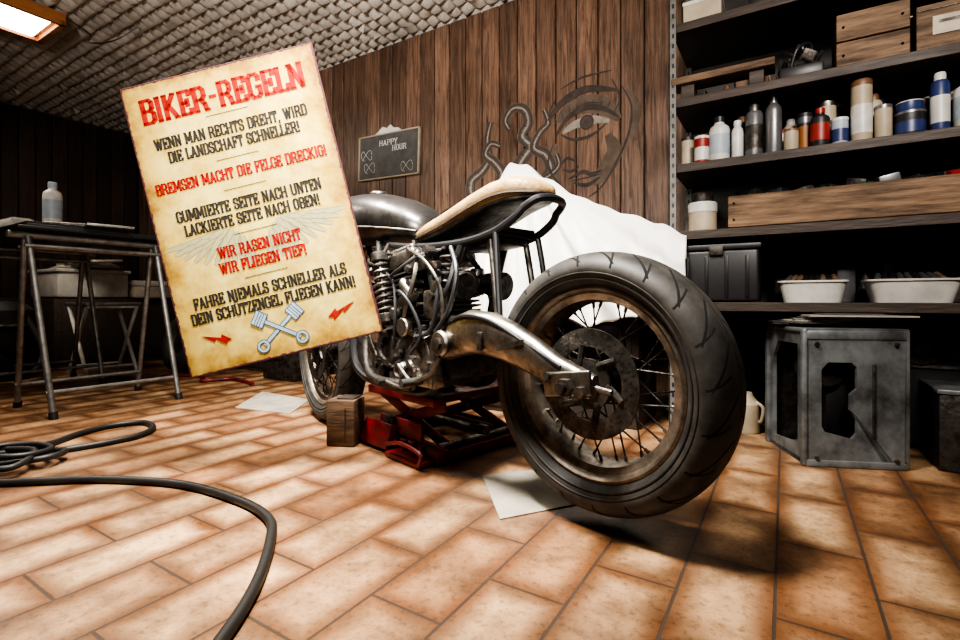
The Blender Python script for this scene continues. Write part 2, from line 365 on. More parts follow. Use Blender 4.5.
def swing(y0,mat):
    P=[(.49,.395,.03,.02),(.455,.41,.047,.03),(.40,.437,.058,.036),(.33,.456,.062,.038),(.26,.452,.059,.036),(.19,.434,.052,.033),(.12,.408,.045,.029),(.05,.377,.038,.026),(-.02,.357,.033,.022),(-.055,.350,.028,.018)]
    rings=[]
    for i in range(len(P)):
        p=P[i]; q0=P[max(0,i-1)]; q1=P[min(len(P)-1,i+1)]
        d=Vector((q1[0]-q0[0],q1[1]-q0[1])).normalized(); nx_,nz=-d.y,d.x
        if nz<0: nx_,nz=-nx_,-nz
        rings.append([(p[0]+nx_*bz,y0+ay,p[1]+nz*bz) for ay,bz in sell(24,p[3],p[2],.8)])
    b=MB(); b.loft(rings,mat)
    return b
b=swing(.128,M_chr)
b.box((-.005,.158,.356),(.13,.012,.056),M_chr,rot=(0,.15,0),bev=.012,seg=3)
b.cyl((-.01,.150,.350),(-.01,.182,.350),.021,M_steel,seg=6); b.cyl((-.01,.18,.350),(-.01,.196,.350),.012,M_dkst,seg=16)
b.cyl((-.048,.150,.343),(-.048,.178,.343),.014,M_steel,seg=6); b.cyl((.045,.15,.369),(.045,.172,.369),.009,M_dkst,seg=16)
b.cyl((-.055,.128,.350),(-.10,.128,.344),.007,M_steel,seg=10)
b.box((.17,.155,.43),(.09,.012,.012),M_dkst,rot=(0,.25,0)); b.box((.27,.165,.435),(.02,.008,.05),M_dkst,bev=.003)
b.tube([(.44,.15,.47),(.34,.165,.50),(.24,.16,.49),(.12,.15,.435),(.02,.15,.39)],.005,M_black,seg=6)
b.cyl((.43,.158,.42),(.43,.178,.42),.038,M_chr,bev=.006,seg=32); b.cyl((.43,.178,.42),(.43,.187,.42),.018,M_dkst,seg=6)
b.cyl((0,-.12,.345),(0,.15,.345),.012,M_steel)
b.obj('swingarm',moto)
b=swing(-.125,M_dkst); b.cyl((.44,-.12,.41),(.44,.12,.41),.025,M_dkst); b.obj('swingarm_far_side',moto)
b=MB()
for s_ in (-1,1):
    y=s_*.090
    b.tube([(.98,y*.5,.80),(.80,y,.740),(.62,y*1.05,.718),(.42,y*1.05,.715),(.30,y,.732),(.225,y*.9,.765),(.20,y*.8,.79)],.0115,M_frame)
    b.tube([(.47,y*1.2,.30),(.51,y*1.2,.42),(.465,y*1.1,.60),(.42,y,.715)],.014,M_frame)
    b.tube([(.285,y,.74),(.27,y*1.1,.64),(.25,y*1.2,.48)],.009,M_frame)
    b.tube([(1.16,y*.3,.80),(1.10,y*.7,.62),(1.02,y*1.25,.36),(.93,y*1.4,.275),(.75,y*1.45,.255),(.55,y*1.45,.26),(.47,y*1.3,.32)],.0145,M_frame)
    b.tube([(.86,y*1.1,.755),(.80,y*1.5,.6),(.77,y*1.6,.42),(.76,y*1.5,.28)],.012,M_frame)
    b.tube([(.62,y*1.05,.72),(.54,y*1.3,.62),(.50,y*1.4,.50)],.010,M_frame)
b.tube([(.20,-.072,.79),(.165,-.055,.812),(.152,0,.818),(.165,.055,.812),(.20,.072,.79)],.0115,M_frame)
b.cyl((.42,-.095,.715),(.42,.095,.715),.011,M_frame); b.cyl((.62,-.095,.718),(.62,.095,.718),.011,M_frame); b.cyl((.30,-.09,.735),(.30,.09,.735),.010,M_frame)
b.tube([(1.2,0,.88),(1.1,0,.86),(.9,0,.80),(.7,0,.75)],.02,M_frame)
b.cyl((1.16,0,.78),(1.21,0,.92),.03,M_frame,bev=.004)
b.box((.38,0,.738),(.2,.15,.012),M_dkst,rot=(0,.08,0),bev=.004); b.box((.38,0,.715),(.16,.12,.035),M_black,rot=(0,.08,0),bev=.006)
b.obj('frame',moto)
b=MB()
for s_ in (-1,1): b.cyl((.32,s_*.075,.73),(.28,s_*.085,.50),.010,M_steel)
b.obj('shock_rods',moto)
secs=[(.67,.754,.068,.014),(.65,.760,.090,.022),(.59,.770,.106,.029),(.50,.788,.114,.033),(.43,.808,.116,.034),(.37,.828,.113,.035),(.31,.847,.105,.036),(.255,.856,.093,.036),(.215,.853,.074,.031),(.185,.846,.052,.022),(.174,.841,.028,.010)]
b=MB(); rings=[]
for x,z,hw,hh in secs: rings.append([(x,ay,z+bz) for ay,bz in sell(28,hw,hh,.75)])
b.loft(rings,M_seat)
b.obj('seat_cushion',moto,smooth=60)
b=MB(); rings=[]
for x,z,hw,hh in secs: rings.append([(x+.004,ay,z-hh*.98+bz) for ay,bz in sell(28,hw*.93,.010,.7)])
b.loft(rings,M_dkst)
b.tube([(x,hw*.99,z-hh*.55) for x,z,hw,hh in secs]+[(secs[-1][0]-.004,0,.836)]+[(x,-hw*.99,z-hh*.55) for x,z,hw,hh in secs[::-1]],.004,M_dkw,seg=6,sub=3)
b.obj('seat_pan',moto,smooth=50)
ts=[(.665,.79,.045,.025),(.68,.795,.072,.042),(.74,.815,.105,.066),(.83,.835,.128,.085),(.92,.850,.145,.096),(1.02,.860,.152,.100),(1.10,.865,.145,.100),(1.17,.868,.12,.09),(1.215,.872,.08,.06),(1.225,.872,.04,.03)]
b=MB(); b.loft([[(x,ay,z+bz) for ay,bz in sell(36,hw,hh,.82)] for x,z,hw,hh in ts],M_tank)
b.cyl((1.02,0,.95),(1.02,0,.972),.035,M_chr,bev=.005,seg=32)
b.tube([(x,hw*.97,z-hh*.42) for x,z,hw,hh in ts[1:-1]],.004,M_steel,seg=6,sub=3)
b.obj('fuel_tank',moto,smooth=60)
b=MB()
b.box((.645,0,.375),(.37,.25,.16),M_dkst,bev=.03,seg=3)
b.box((.66,0,.295),(.28,.18,.05),M_dkst,bev=.015)
for i in range(7): b.box((.56+i*.033,.0,.285),(.006,.2,.04),M_steel)
b.box((.50,0,.46),(.14,.2,.08),M_steel,bev=.02)
def cover(x,y,z,r,th,mat,bolts=6,s_=1):
    Mx=T(x,y,z)@R(-s_*pi/2,'X')
    b.lathe([(r,-.01),(r,th*.5),(r*.94,th*.8),(r*.8,th),(r*.55,th*1.02),(r*.5,th*.8),(r*.2,th*.8),(0,th*.8)],mat,Mx,40)
    for k in range(bolts):
        a=2*pi*k/bolts+.3; b.cyl((x+r*.87*math.cos(a),y+s_*th*.6,z+r*.87*math.sin(a)),(x+r*.87*math.cos(a),y+s_*(th+.006),z+r*.87*math.sin(a)),.006,M_steel,seg=6)
cover(.56,.125,.375,.074,.035,M_steel); cover(.72,.125,.385,.068,.04,M_dkst,8); cover(.64,.125,.32,.036,.045,M_steel,4)
cover(.60,-.125,.37,.08,.035,M_dkst,6,-1)
Mc=T(.67,0,.45)@R(.16,'Y')
for i in range(11):
    b.box((0,0,.012+i*.0165),(.215 if i%2 else .205,.275,.0065),M_steel,bev=.002,seg=1,M=Mc)
b.box((0,0,.09),(.16,.23,.2),M_black,M=Mc)
b.box((0,0,.225),(.215,.285,.055),M_steel,bev=.014,M=Mc,seg=3)
b.box((0,0,.258),(.17,.25,.024),M_chr,bev=.010,M=Mc,seg=3)
for sx in (-1,1):
    for k in range(4): b.cyl((sx*.075,-.11+k*.073,.265),(sx*.075,-.11+k*.073,.280),.007,M_steel,seg=6,M=Mc)
for k in (-1,1):
    b.cyl((.60,k*.065,.615),(.50,k*.075,.60),.028,M_steel,bev=.004); b.cyl((.53,k*.075,.56),(.53,k*.075,.65),.024,M_chr,bev=.004)
    b.cyl((.50,k*.075,.60),(.41,k*.09,.585),.03,M_dkst,r1=.043,bev=.004)
    for q in range(6): b.cyl((.485-q*.013,k*.078,.598-q*.002),(.479-q*.013,k*.078,.597-q*.002),.036+q*.002,M_steel,seg=24)
b.obj('engine',moto)
b=MB()
def helix(p0,p1,r,turns,wr,mat):
    p0=Vector(p0);p1=Vector(p1);d=p1-p0; q=d.to_track_quat('Z','Y'); n_=turns*12
    b.tube([p0+d*(i/n_)+q@Vector((r*math.cos(2*pi*i/12),r*math.sin(2*pi*i/12),0)) for i in range(n_+1)],wr,mat,seg=6,sub=1)
helix((.735,.175,.665),(.70,.175,.50),.024,8,.0045,M_steel)
b.cyl((.74,.175,.70),(.695,.175,.46),.009,M_steel); b.cyl((.736,.175,.67),(.742,.175,.70),.028,M_dkst,bev=.003); b.cyl((.70,.175,.50),(.694,.175,.47),.028,M_dkst,bev=.003)
helix((.47,.10,.70),(.50,.11,.50),.022,8,.0045,M_dkst)
for y in (-.06,.06):
    b.tube([(.78,y,.63),(.86,y*1.3,.62),(.93,y*1.5,.54),(.94,y*1.7,.42),(.90,y*2.1,.33),(.82,y*2.6,.285),(.72,y*2.8,.275),(.60,y*2.8,.28)],.016,M_dkst,seg=14)
    b.cyl((.61,y*2.8,.279),(.565,y*2.8,.283),.020,M_dkst,bev=.003)
hs=[[(.60,.12,.70),(.55,.17,.62),(.58,.18,.52),(.62,.17,.45)],[(.80,.1,.74),(.74,.17,.66),(.68,.16,.6),(.64,.18,.5),(.66,.17,.40)],
[(.52,.1,.66),(.46,.15,.58),(.48,.16,.46),(.55,.17,.43)],[(.9,.08,.72),(.84,.16,.6),(.82,.17,.45),(.78,.16,.36)],[(.44,.1,.68),(.42,.14,.6),(.46,.15,.52)],
[(.70,.16,.62),(.62,.18,.64),(.56,.15,.68),(.50,.1,.70)],[(.62,.18,.34),(.54,.19,.30),(.46,.18,.33),(.43,.17,.38)],[(.68,.15,.56),(.60,.19,.57),(.55,.18,.52),(.52,.17,.44),(.56,.18,.38)],
[(.44,.12,.70),(.38,.15,.62),(.40,.16,.52),(.45,.17,.45)],[(.60,.15,.70),(.50,.17,.66),(.44,.16,.58),(.43,.16,.48)]]
for i,h in enumerate(hs): b.tube(h,.0055 if i%2 else .0075,M_black if i%3 else M_steel,seg=8)
b.cyl((.53,.15,.30),(.53,.235,.30),.012,M_rub); b.box((.53,.155,.31),(.10,.012,.06),M_chr,bev=.01)
b.tube([(.53,.18,.29),(.60,.19,.275),(.68,.19,.285)],.006,M_steel,seg=8); b.cyl((.68,.18,.285),(.68,.22,.285),.008,M_rub)
b.box((.80,.145,.32),(.06,.012,.10),M_steel,bev=.008); b.box((.48,.15,.36),(.06,.012,.16),M_steel,rot=(0,.3,0),bev=.01)
b.cyl((.60,.16,.46),(.60,.185,.46),.03,M_chr,bev=.004); b.cyl((.66,.155,.50),(.66,.18,.50),.02,M_steel,bev=.003)
b.cyl((.56,.165,.55),(.62,.165,.60),.018,M_chr,bev=.003); b.box((.50,.13,.53),(.07,.05,.09),M_steel,bev=.012); b.box((.57,.13,.66),(.08,.04,.05),M_chr,bev=.012)
for k in range(60):
    x=random.uniform(.46,.86); z=random.uniform(.3,.70); r_=random.uniform(.005,.013)
    if k%3: b.cyl((x,.12,z),(x,random.uniform(.15,.18),z),r_,random.choice([M_chr,M_steel,M_dkst,M_dkst]),seg=random.choice([6,6,16]))
    else: b.box((x,.145,z),(random.uniform(.02,.06),random.uniform(.01,.03),random.uniform(.01,.04)),random.choice([M_chr,M_steel,M_dkst]),rot=(0,random.uniform(-1,1),0),bev=.003)
b.obj('engine_fittings',moto)
b=MB()
for s_ in (-1,1):
    b.cyl((1.205,s_*.09,.90),(1.32,s_*.09,.60),.019,M_chr); b.cyl((1.305,s_*.09,.64),(1.425,s_*.09,.315),.026,M_dkst,bev=.005)
    b.tube([(1.21,s_*.09,.90),(1.20,s_*.16,.90),(1.13,s_*.28,.88)],.011,M_steel); b.cyl((1.17,s_*.2,.888),(1.13,s_*.29,.878),.016,M_rub)
b.box((1.20,0,.895),(.07,.24,.03),M_steel,bev=.008); b.box((1.25,0,.79),(.07,.24,.035),M_steel,bev=.008)
b.cyl((1.425,-.10,.319),(1.425,.10,.319),.012,M_steel)
b.lathe([(.03,-.05),(.075,-.03),(.085,0),(.085,.012),(.078,.016),(0,.022)],M_dkst,T(1.33,0,.80)@R(pi/2,'Y'),36)
b.obj('fork_and_handlebar',moto)

# ------------------------------------------------------------------ lift, block
b=MB(); x0,x1,y0,y1=.59,1.06,-.36,.02
for y in (y0,y1):
    b.box(((x0+x1)/2,y,.025),(x1-x0,.05,.05),M_red,bev=.004); b.box(((x0+x1)/2,y*.9,.205),(x1-x0-.06,.05,.03),M_red,bev=.004)
    b.box(((x0+x1)/2,y,.052),(x1-x0,.012,.02),M_red)
for x in (x0+.025,x1-.025):
    b.box((x,(y0+y1)/2,.022),(.05,y1-y0,.04),M_red,bev=.004)
b.box((x0+.10,(y0+y1)/2,.205),(.08,y1-y0-.04,.028),M_red,bev=.004); b.box((x1-.10,(y0+y1)/2,.205),(.08,y1-y0-.04,.028),M_red,bev=.004)
for y in (y0+.04,y1-.035):
    for sg in (-1,1):
        b.box(((x0+x1)/2,y+sg*.006,.118),(.44,.010,.04),M_red,rot=(0,sg*.33,0),bev=.003)
    b.cyl(((x0+x1)/2,y-.02,.118),((x0+x1)/2,y+.02,.118),.014,M_steel)
b.cyl((x0-.02,-.13,.10),(x1,-.13,.10),.010,M_steel); b.cyl((x0-.05,-.13,.10),(x0-.01,-.13,.10),.018,M_steel,seg=6)
for x in (x0+.03,x1-.03): b.cyl((x,y0,.055),(x,y1,.055),.012,M_steel)
for x in (.72,.95):
    for y in (-.09,-.25): b.box((x,y,.226),(.06,.05,.02),M_rub,bev=.004)
b.box((x0+.12,.06,.012),(.2,.10,.016),M_red,bev=.003); b.box((x1-.14,.055,.05),(.18,.05,.09),M_red,rot=(.3,0,0),bev=.004)
for q in range(4): b.box((x0+.08+q*.05,.052,.03),(.012,.02,.05),M_red,bev=.003)
b.box(((x0+x1)/2,.03,.09),(.26,.012,.06),M_red,bev=.003); b.box(((x0+x1)/2+.05,.045,.10),(.06,.02,.05),M_dkst,bev=.004)
b.tube([(x0+.02,.11,.018),(x0+.0,.12,.06),(x0+.10,.125,.075),(x0+.2,.115,.05)],.007,M_red,seg=8)
b.obj('motorcycle_lift',loc=(-.381,1.191,0),rotz=BA)
b=MB(); b.box((0,0,.087),(.112,.11,.174),M_oldw,bev=.007); b.box((.012,.004,.176),(.07,.075,.006),M_dkw,bev=.002); b.box((-.057,0,.09),(.003,.004,.12),M_dkw); b.box((.02,-.056,.08),(.003,.003,.13),M_dkw); b.obj('wood_block',loc=(-1.435,1.33,0),rotz=.42)

def sheet(name,pts,mat,z=.0022):
    bb=MB(); bb.prism(pts,.003,mat,T(0,0,z)); return bb.obj(name,smooth=0)
sheet('cardboard_sheet',[(-.80,1.30),(-.66,1.46),(-.44,1.30),(-.604,1.066)],M_paper,.0005)
sheet('cardboard_sheet.001',[(-2.377,1.46),(-2.653,1.799),(-2.217,1.794),(-2.026,1.523)],M_paper,.0005)

# ------------------------------------------------------------------ cable
b=MB(); rc=.0115
b.tube([(-2.7,.25,rc),(-2.35,.44,rc),(-2.231,.621,rc),(-2.196,.722,rc),(-2.173,.837,rc),(-2.182,.943,rc),(-2.269,1.03,rc),(-2.40,1.045,rc),(-2.45,.948,rc),(-2.42,.834,rc),(-2.34,.717,rc),(-2.27,.61,rc+.012),(-2.14,.50,rc+.015),(-2.0,.47,rc),
(-1.90,.53,rc),(-1.747,.647,rc),(-1.502,.754,rc),(-1.241,.776,rc),(-1.08,.75,rc),(-.98,.685,rc),(-.857,.571,rc),(-.766,.455,rc),(-.70,.33,rc),(-.66,.1,rc),(-.7,-.2,rc)],rc,M_cable,seg=14,sub=8)
b.tube([(-2.6,.12,rc),(-2.25,.36,rc),(-2.1,.52,.03),(-2.05,.62,.035),(-2.12,.68,.03),(-2.22,.60,.035),(-2.2,.48,.04),(-2.1,.44,.04),(-2.02,.52,.035),(-2.12,.60,.05),(-2.3,.52,.04),(-2.5,.40,rc),(-2.8,.3,rc)],rc*.9,M_cable,seg=12,sub=8)
b.tube([(-2.3,.40,.05),(-2.12,.48,.06),(-2.06,.56,.055),(-2.10,.64,.05),(-2.2,.62,.055),(-2.24,.52,.06),(-2.16,.42,.05),(-2.3,.32,rc)],rc*.8,M_cable,seg=12,sub=8)
b.obj('power_cable')

# ------------------------------------------------------------------ tin sign
W,H=.606,.912
sx=Vector((.849,.528,0)).normalized(); nrm=Vector((.528,-.849,0)).normalized(); an=math.radians(13.9)
ax=sx*math.cos(an)+Vector((0,0,1))*math.sin(an); ay=-sx*math.sin(an)+Vector((0,0,1))*math.cos(an)
MS=Matrix(((ax.x,ay.x,nrm.x,-1.386),(ax.y,ay.y,nrm.y,.904),(ax.z,ay.z,nrm.z,.824),(0,0,0,1)))
M_sign=sign_mat(W,H); M_ink=pbr('dark_brown_ink',(.030,.026,.022),.8,var=.3); M_redink=pbr('red_ink',(.26,.012,.008),.8,var=.35,scale=40)
M_feather=pbr('faded_feather_ink',(.28,.26,.145),.8,var=.15,scale=30); M_feather2=pbr('faded_feather_shade',(.18,.165,.09),.8,var=.15,scale=30); M_pist=pbr('blue_grey_ink',(.25,.34,.40),.8,var=.3); M_pline=pbr('dark_blue_ink',(.04,.06,.10),.8)
for m_ in (M_ink,M_redink,M_feather,M_feather2): m_.node_tree.nodes['Principled BSDF'].inputs['Specular IOR Level'].default_value=.15
b=MB(); b.box((0,0,0),(W,H,.004),M_sign,bev=.0015,seg=1)
sign=b.obj('tin_sign',smooth=0); sign.matrix_world=MS
G={}
def rect(x0,x1,y0=.0,y1=1.0,c=.13):
    return [(x0+c,y1),(x1-c,y1),(x1,y1-c),(x1,y0+c),(x1-c,y0),(x0+c,y0),(x0,y0+c),(x0,y1-c),(x0+c,y1)]
lo,hi=.07,.93
def g(ch,w,strokes,serif): G[ch]=(w,strokes,serif)
g('A',.66,[[(.12,lo),(.33,hi),(.54,lo)],[(.2,.32),(.46,.32)]],[(.12,0),(.54,0)])
g('B',.62,[[(.14,lo),(.14,hi)],[(.05,hi),(.42,hi),(.52,.84),(.52,.62),(.42,.52),(.14,.52)],[(.42,.52),(.54,.42),(.54,.16),(.43,lo),(.05,lo)]],[])
g('C',.60,[[(.52,.68),(.52,.82),(.42,hi),(.22,hi),(.11,.82),(.11,.18),(.22,lo),(.42,lo),(.52,.18),(.52,.32)]],[])
g('D',.62,[[(.14,lo),(.14,hi)],[(.05,hi),(.42,hi),(.53,.8),(.53,.2),(.42,lo),(.05,lo)]],[])
g('E',.58,[[(.14,lo),(.14,hi)],[(.05,hi),(.5,hi),(.5,.76)],[(.14,.5),(.38,.5)],[(.38,.38),(.38,.62)],[(.05,lo),(.5,lo),(.5,.24)]],[])
g('F',.56,[[(.14,lo),(.14,hi)],[(.05,hi),(.5,hi),(.5,.74)],[(.14,.5),(.38,.5)],[(.38,.38),(.38,.62)]],[(.14,0)])
g('G',.62,[[(.52,.70),(.52,.82),(.42,hi),(.22,hi),(.11,.82),(.11,.18),(.22,lo),(.42,lo),(.52,.16),(.52,.44)],[(.36,.46),(.6,.46)]],[])
g('H',.70,[[(.14,lo),(.14,hi)],[(.56,lo),(.56,hi)],[(.14,.5),(.56,.5)]],[(.14,0),(.56,0),(.14,1),(.56,1)])
g('I',.32,[[(.16,lo),(.16,hi)]],[(.16,0),(.16,1)])
g('K',.66,[[(.14,lo),(.14,hi)],[(.16,.42),(.5,hi)],[(.26,.56),(.53,lo)]],[(.14,0),(.54,0),(.14,1),(.5,1)])
g('L',.54,[[(.14,lo),(.14,hi)],[(.05,lo),(.48,lo),(.48,.28)]],[(.14,1)])
g('M',.82,[[(.13,lo),(.15,hi),(.41,.25),(.67,hi),(.69,lo)]],[(.13,0),(.69,0),(.11,1),(.71,1)])
g('N',.68,[[(.14,lo),(.14,hi),(.54,lo),(.54,hi)]],[(.14,0),(.1,1),(.54,1)])
g('O',.62,[rect(.11,.51,lo,hi)],[]); 
g('R',.66,[[(.14,lo),(.14,hi)],[(.05,hi),(.42,hi),(.52,.82),(.52,.6),(.42,.48),(.14,.48)],[(.36,.48),(.50,.3),(.54,lo)]],[(.14,0),(.57,0)])
g('S',.58,[[(.48,.68),(.48,.82),(.4,hi),(.2,hi),(.11,.82),(.11,.62),(.2,.53),(.4,.46),(.49,.36),(.49,.18),(.4,lo),(.2,lo),(.11,.18),(.11,.32)]],[])
g('T',.60,[[(.30,lo),(.30,hi)],[(.07,.72),(.07,hi),(.53,hi),(.53,.72)]],[(.30,0)])
g('U',.66,[[(.13,hi),(.13,.2),(.24,lo),(.42,lo),(.53,.2),(.53,hi)]],[(.13,1),(.53,1)])
g('V',.64,[[(.11,hi),(.32,lo),(.53,hi)]],[(.11,1),(.53,1)])
g('W',.88,[[(.11,hi),(.28,lo),(.44,.8),(.6,lo),(.77,hi)]],[(.11,1),(.44,1),(.77,1)])
g('Z',.58,[[(.1,.72),(.1,hi),(.47,hi),(.1,lo),(.49,lo),(.49,.28)]],[])
g('P',.6,[[(.14,lo),(.14,hi)],[(.05,hi),(.42,hi),(.53,.82),(.53,.58),(.42,.46),(.14,.46)]],[(.14,0)])
g('Y',.62,[[(.1,hi),(.31,.45),(.52,hi)],[(.31,.45),(.31,lo)]],[(.1,1),(.52,1),(.31,0)])
g('-',.42,[[(.08,.5),(.34,.5)]],[]); g('!',.3,[[(.15,.34),(.15,hi)],[(.15,.03),(.15,.15)]],[]); g(',',.26,[[(.14,.12),(.09,-.12)]],[]); g(' ',.36,[],[])
G['Ü']=(.66,G['U'][1]+[[(.22,1.14),(.22,1.26)],[(.44,1.14),(.44,1.26)]],G['U'][2])
def text(bb,st,cx,cy,h,width,mat,th=.150,M=None,z=0,d=.0008):
    tot=sum(G[c][0] for c in st); kx=width/tot; x=cx-width/2; y=cy-h/2
    def seg(p,q,t):
        p=Vector(p);q=Vector(q)
        P=Vector((x+p.x*kx,y+p.y*h)); Q=Vector((x+q.x*kx,y+q.y*h)); e=Q-P
        if e.length<1e-9: return
        e.normalize(); o=Vector((-e.y,e.x))
        w=t*h*.5*(.74+.42*abs(e.y))
        P-=e*w*.35; Q+=e*w*.35
        bb.prism([tuple(P+o*w),tuple(P-o*w),tuple(Q-o*w),tuple(Q+o*w)],d,mat,M@T(0,0,z) if M else T(0,0,z))
    for c in st:
        wd,ss,sf=G[c]
        for pl in ss:
            for i in range(len(pl)-1): seg(pl[i],pl[i+1],th)
        for (qx,qy) in sf:
            yy=.06 if qy==0 else .94; hw=.10
            seg((qx-hw,yy),(qx+hw,yy),th*.8)
        x+=wd*kx
def sy(v): return H/2-v*H
b=MB(); Z=.0032
for sd in (-1,1):
    for layer,(nf,ln0,wd,x0_,x1_,y0_) in enumerate([(11,.130,.0100,.03,.145,.055),(9,.082,.0100,.03,.13,.06),(7,.050,.0095,.03,.11,.065)]):
        for i in range(nf):
            t=i/(nf-1); a=math.radians(-94+92*t**1.3); ln=ln0*(.6+.5*t)
            base=Vector((sd*(x0_+(x1_-x0_)*t),sy(.665)+y0_+.05*math.sin(t*pi*.7)))
            e=Vector((sd*math.cos(a),math.sin(a))); o=Vector((-e.y,e.x))
            def leaf(k): return [tuple(base+e*ln*u+o*wd*k*s_*math.sin(pi*min(1,u*.85+.1))**.5) for s_,us in ((1,(.0,.3,.5,.7,.85,.96)),(-1,(.96,.85,.7,.5,.3,.0))) for u in us]
            b.prism(leaf(1.),.00012+.00010*((i%2)+layer*2),M_feather2,T(0,0,.0020)); b.prism(leaf(.72),.00018+.00010*((i%2)+layer*2),M_feather,T(0,0,.0020))
b.obj('wing_print',sign,smooth=0)
b=MB()
text(b,'BIKER-REGELN',0,sy(.098),.082,W*.85,M_redink,th=.165,z=Z)
text(b,'BREMSEN MACHT DIE FELGE DRECKIG!',0,sy(.362),.036,W*.885,M_redink,z=Z)
text(b,'WIR RASEN NICHT',0,sy(.615),.036,W*.43,M_redink,z=Z); text(b,'WIR FLIEGEN TIEF!',0,sy(.668),.036,W*.45,M_redink,z=Z)
for sd in (-1,1):
    q=[(.150,-.004),(.178,.018),(.182,.008),(.24,.026),(.203,-.002),(.199,.006),(.168,-.016),(.165,-.007)]
    b.prism([(sd*x,y+sy(.905)+(0.006 if sd<0 else 0)) for x,y in q][::sd],.0008,M_redink,T(0,0,Z))
b.obj('red_lettering',sign,smooth=0)
b=MB()
for st_,v,w in (('WENN MAN RECHTS DREHT, WIRD',.214,.79),('DIE LANDSCHAFT SCHNELLER!',.264,.68),('GUMMIERTE SEITE NACH UNTEN',.466,.75),('LACKIERTE SEITE NACH OBEN!',.516,.70),('FAHRE NIEMALS SCHNELLER ALS',.762,.79),('DEIN SCHÜTZENGEL FLIEGEN KANN!',.812,.85)):
    text(b,st_,0,sy(v),.037,W*w,M_ink,z=Z)
for v in (.160,.312,.415,.565,.715): b.box((0,sy(v),Z),(W*.22,.0016,.0008),M_ink)
b.obj('black_lettering',sign,smooth=0)
b=MB()
for k,sg in enumerate((-1,1)):
    Mx=T(0,sy(.905),.0032+k*.001)@R(sg*.95,'Z')
    b.box((0,0,0),(.015,.14,.0008),M_pline,M=Mx); b.box((0,0,.0004),(.009,.14,.0008),M_pist,M=Mx)
    b.box((0,.068,.0006),(.048,.040,.0008),M_pline,M=Mx); b.box((0,.068,.001),(.042,.034,.0008),M_pist,M=Mx)
    for q in (.060,.068,.076): b.box((0,q,.0014),(.042,.0022,.0008),M_pline,M=Mx)
    b.lathe([(.010,0),(.021,0),(.021,.0012),(.010,.0012)],M_pline,Mx@T(0,-.075,0),24,closed=True); b.lathe([(.012,.0008),(.018,.0008),(.018,.0018),(.012,.0018)],M_pist,Mx@T(0,-.075,0),24,closed=True)
b.obj('crossed_pistons_print',sign,smooth=0)
M_nylon=pbr('dark_nylon_line',(.10,.09,.08),.6)
b=MB(); MI=MS.inverted()
for cx in (-W/2+.012,W/2-.012):
    p=MS@Vector((cx,H/2-.012,0)); b.cyl(tuple(p),(p.x,p.y,ZC+.02),.00022,M_nylon,seg=5)
w_=b.obj('hanging_lines'); w_.parent=sign; w_.matrix_parent_inverse=MI

# ------------------------------------------------------------------ trestle table
tt=empty('trestle_table')
b=MB(); zt=.885
def trestle(xc,sp):
    for dx in (-sp,sp):
        for y in (.85,1.41): b.cyl((xc+dx*.1,y,zt-.03),(xc+dx,y+(.03 if y<1 else .02),.0),.0135,M_galv,seg=12)
        b.cyl((xc+dx*.86,.86,.12),(xc+dx*.86,1.42,.12),.010,M_galv,seg=10)
        b.cyl((xc+dx*.2,.83,zt-.075),(xc+dx*.2,1.43,zt-.075),.010,M_galv,seg=10)
        for y in (.88,1.43): b.cyl((xc+dx,y,0),(xc+dx*.96,y,.03),.018,M_black,seg=12)
    b.cyl((xc,.78,zt-.022),(xc,1.47,zt-.022),.018,M_galv,seg=12)
trestle(-3.1,.24); trestle(-4.05,.24)
b.obj('trestle_legs',tt)
b=MB(); b.box((-3.58,1.12,zt+.007),(1.18,.66,.014),M_frame,bev=.004); b.box((-3.58,1.12,zt+.022),(1.1,.58,.014),M_black,bev=.003)
b.box((-3.3,1.05,zt+.036),(.5,.42,.014),M_frame,bev=.004)
for k in range(7): b.box((-3.85+k*.14,1.1+random.uniform(-.15,.1),zt+.045),(.14,.2,.012),random.choice([M_dkst,M_galv,M_frame]),rot=(0,random.uniform(-.04,.04),random.uniform(-.5,.5)),bev=.002)
b.cyl((-3.2,.95,zt+.055),(-3.05,1.2,zt+.055),.012,M_steel); b.cyl((-3.6,1.25,zt+.055),(-3.45,1.3,zt+.055),.03,M_dkst)
b.obj('table_top',tt)
M_lblue=pbr('pale_label',(.33,.38,.43),.5)
def bottle(name,x,y,z,r,h,mat,cap,label=None,neck=.4):
    bb=MB(); bb.lathe([(0,0),(r*.94,0),(r,.006),(r,h*.70),(r*.9,h*.77),(r*neck,h*.84),(r*neck,h*.88)],mat,T(x,y,z),28)
    bb.lathe([(r*neck*1.1,h*.87),(r*neck*1.1,h*.99),(r*neck*.9,h),(0,h)],cap,T(x,y,z),20)
    if label: bb.lathe([(r*1.015,h*.18),(r*1.015,h*.6)],label,T(x,y,z),28)
    return bb.obj(name)
def can(name,x,y,z,r,h,mat,lid,label=None,dome=True):
    bb=MB(); pr=[(0,0),(r*.96,0),(r,.004),(r,h*.80 if dome else h*.93)]
    bb.lathe(pr+([(r*.80,h*.86),(r*.45,h*.88)] if dome else []),mat,T(x,y,z),28)
    if dome: bb.lathe([(r*.62,h*.86),(r*.62,h*.97),(r*.52,h),(0,h)],lid,T(x,y,z),24)
    else: bb.lathe([(r*1.03,h*.90),(r*1.03,h*.99),(r*.98,h),(0,h)],lid,T(x,y,z),28)
    if label: bb.lathe([(r*1.012,h*.15),(r*1.012,h*.60)],label,T(x,y,z),28)
    return bb.obj(name)
bottle('spray_bottle',-3.33,1.02,zt+.055,.042,.24,M_white,M_lblue,M_lblue,.45)
b=MB(); b.box((-3.64,.95,zt+.082),(.24,.1,.05),M_white,bev=.006); b.box((-3.64,.95,zt+.11),(.20,.08,.010),M_paper,bev=.003); b.obj('white_box')

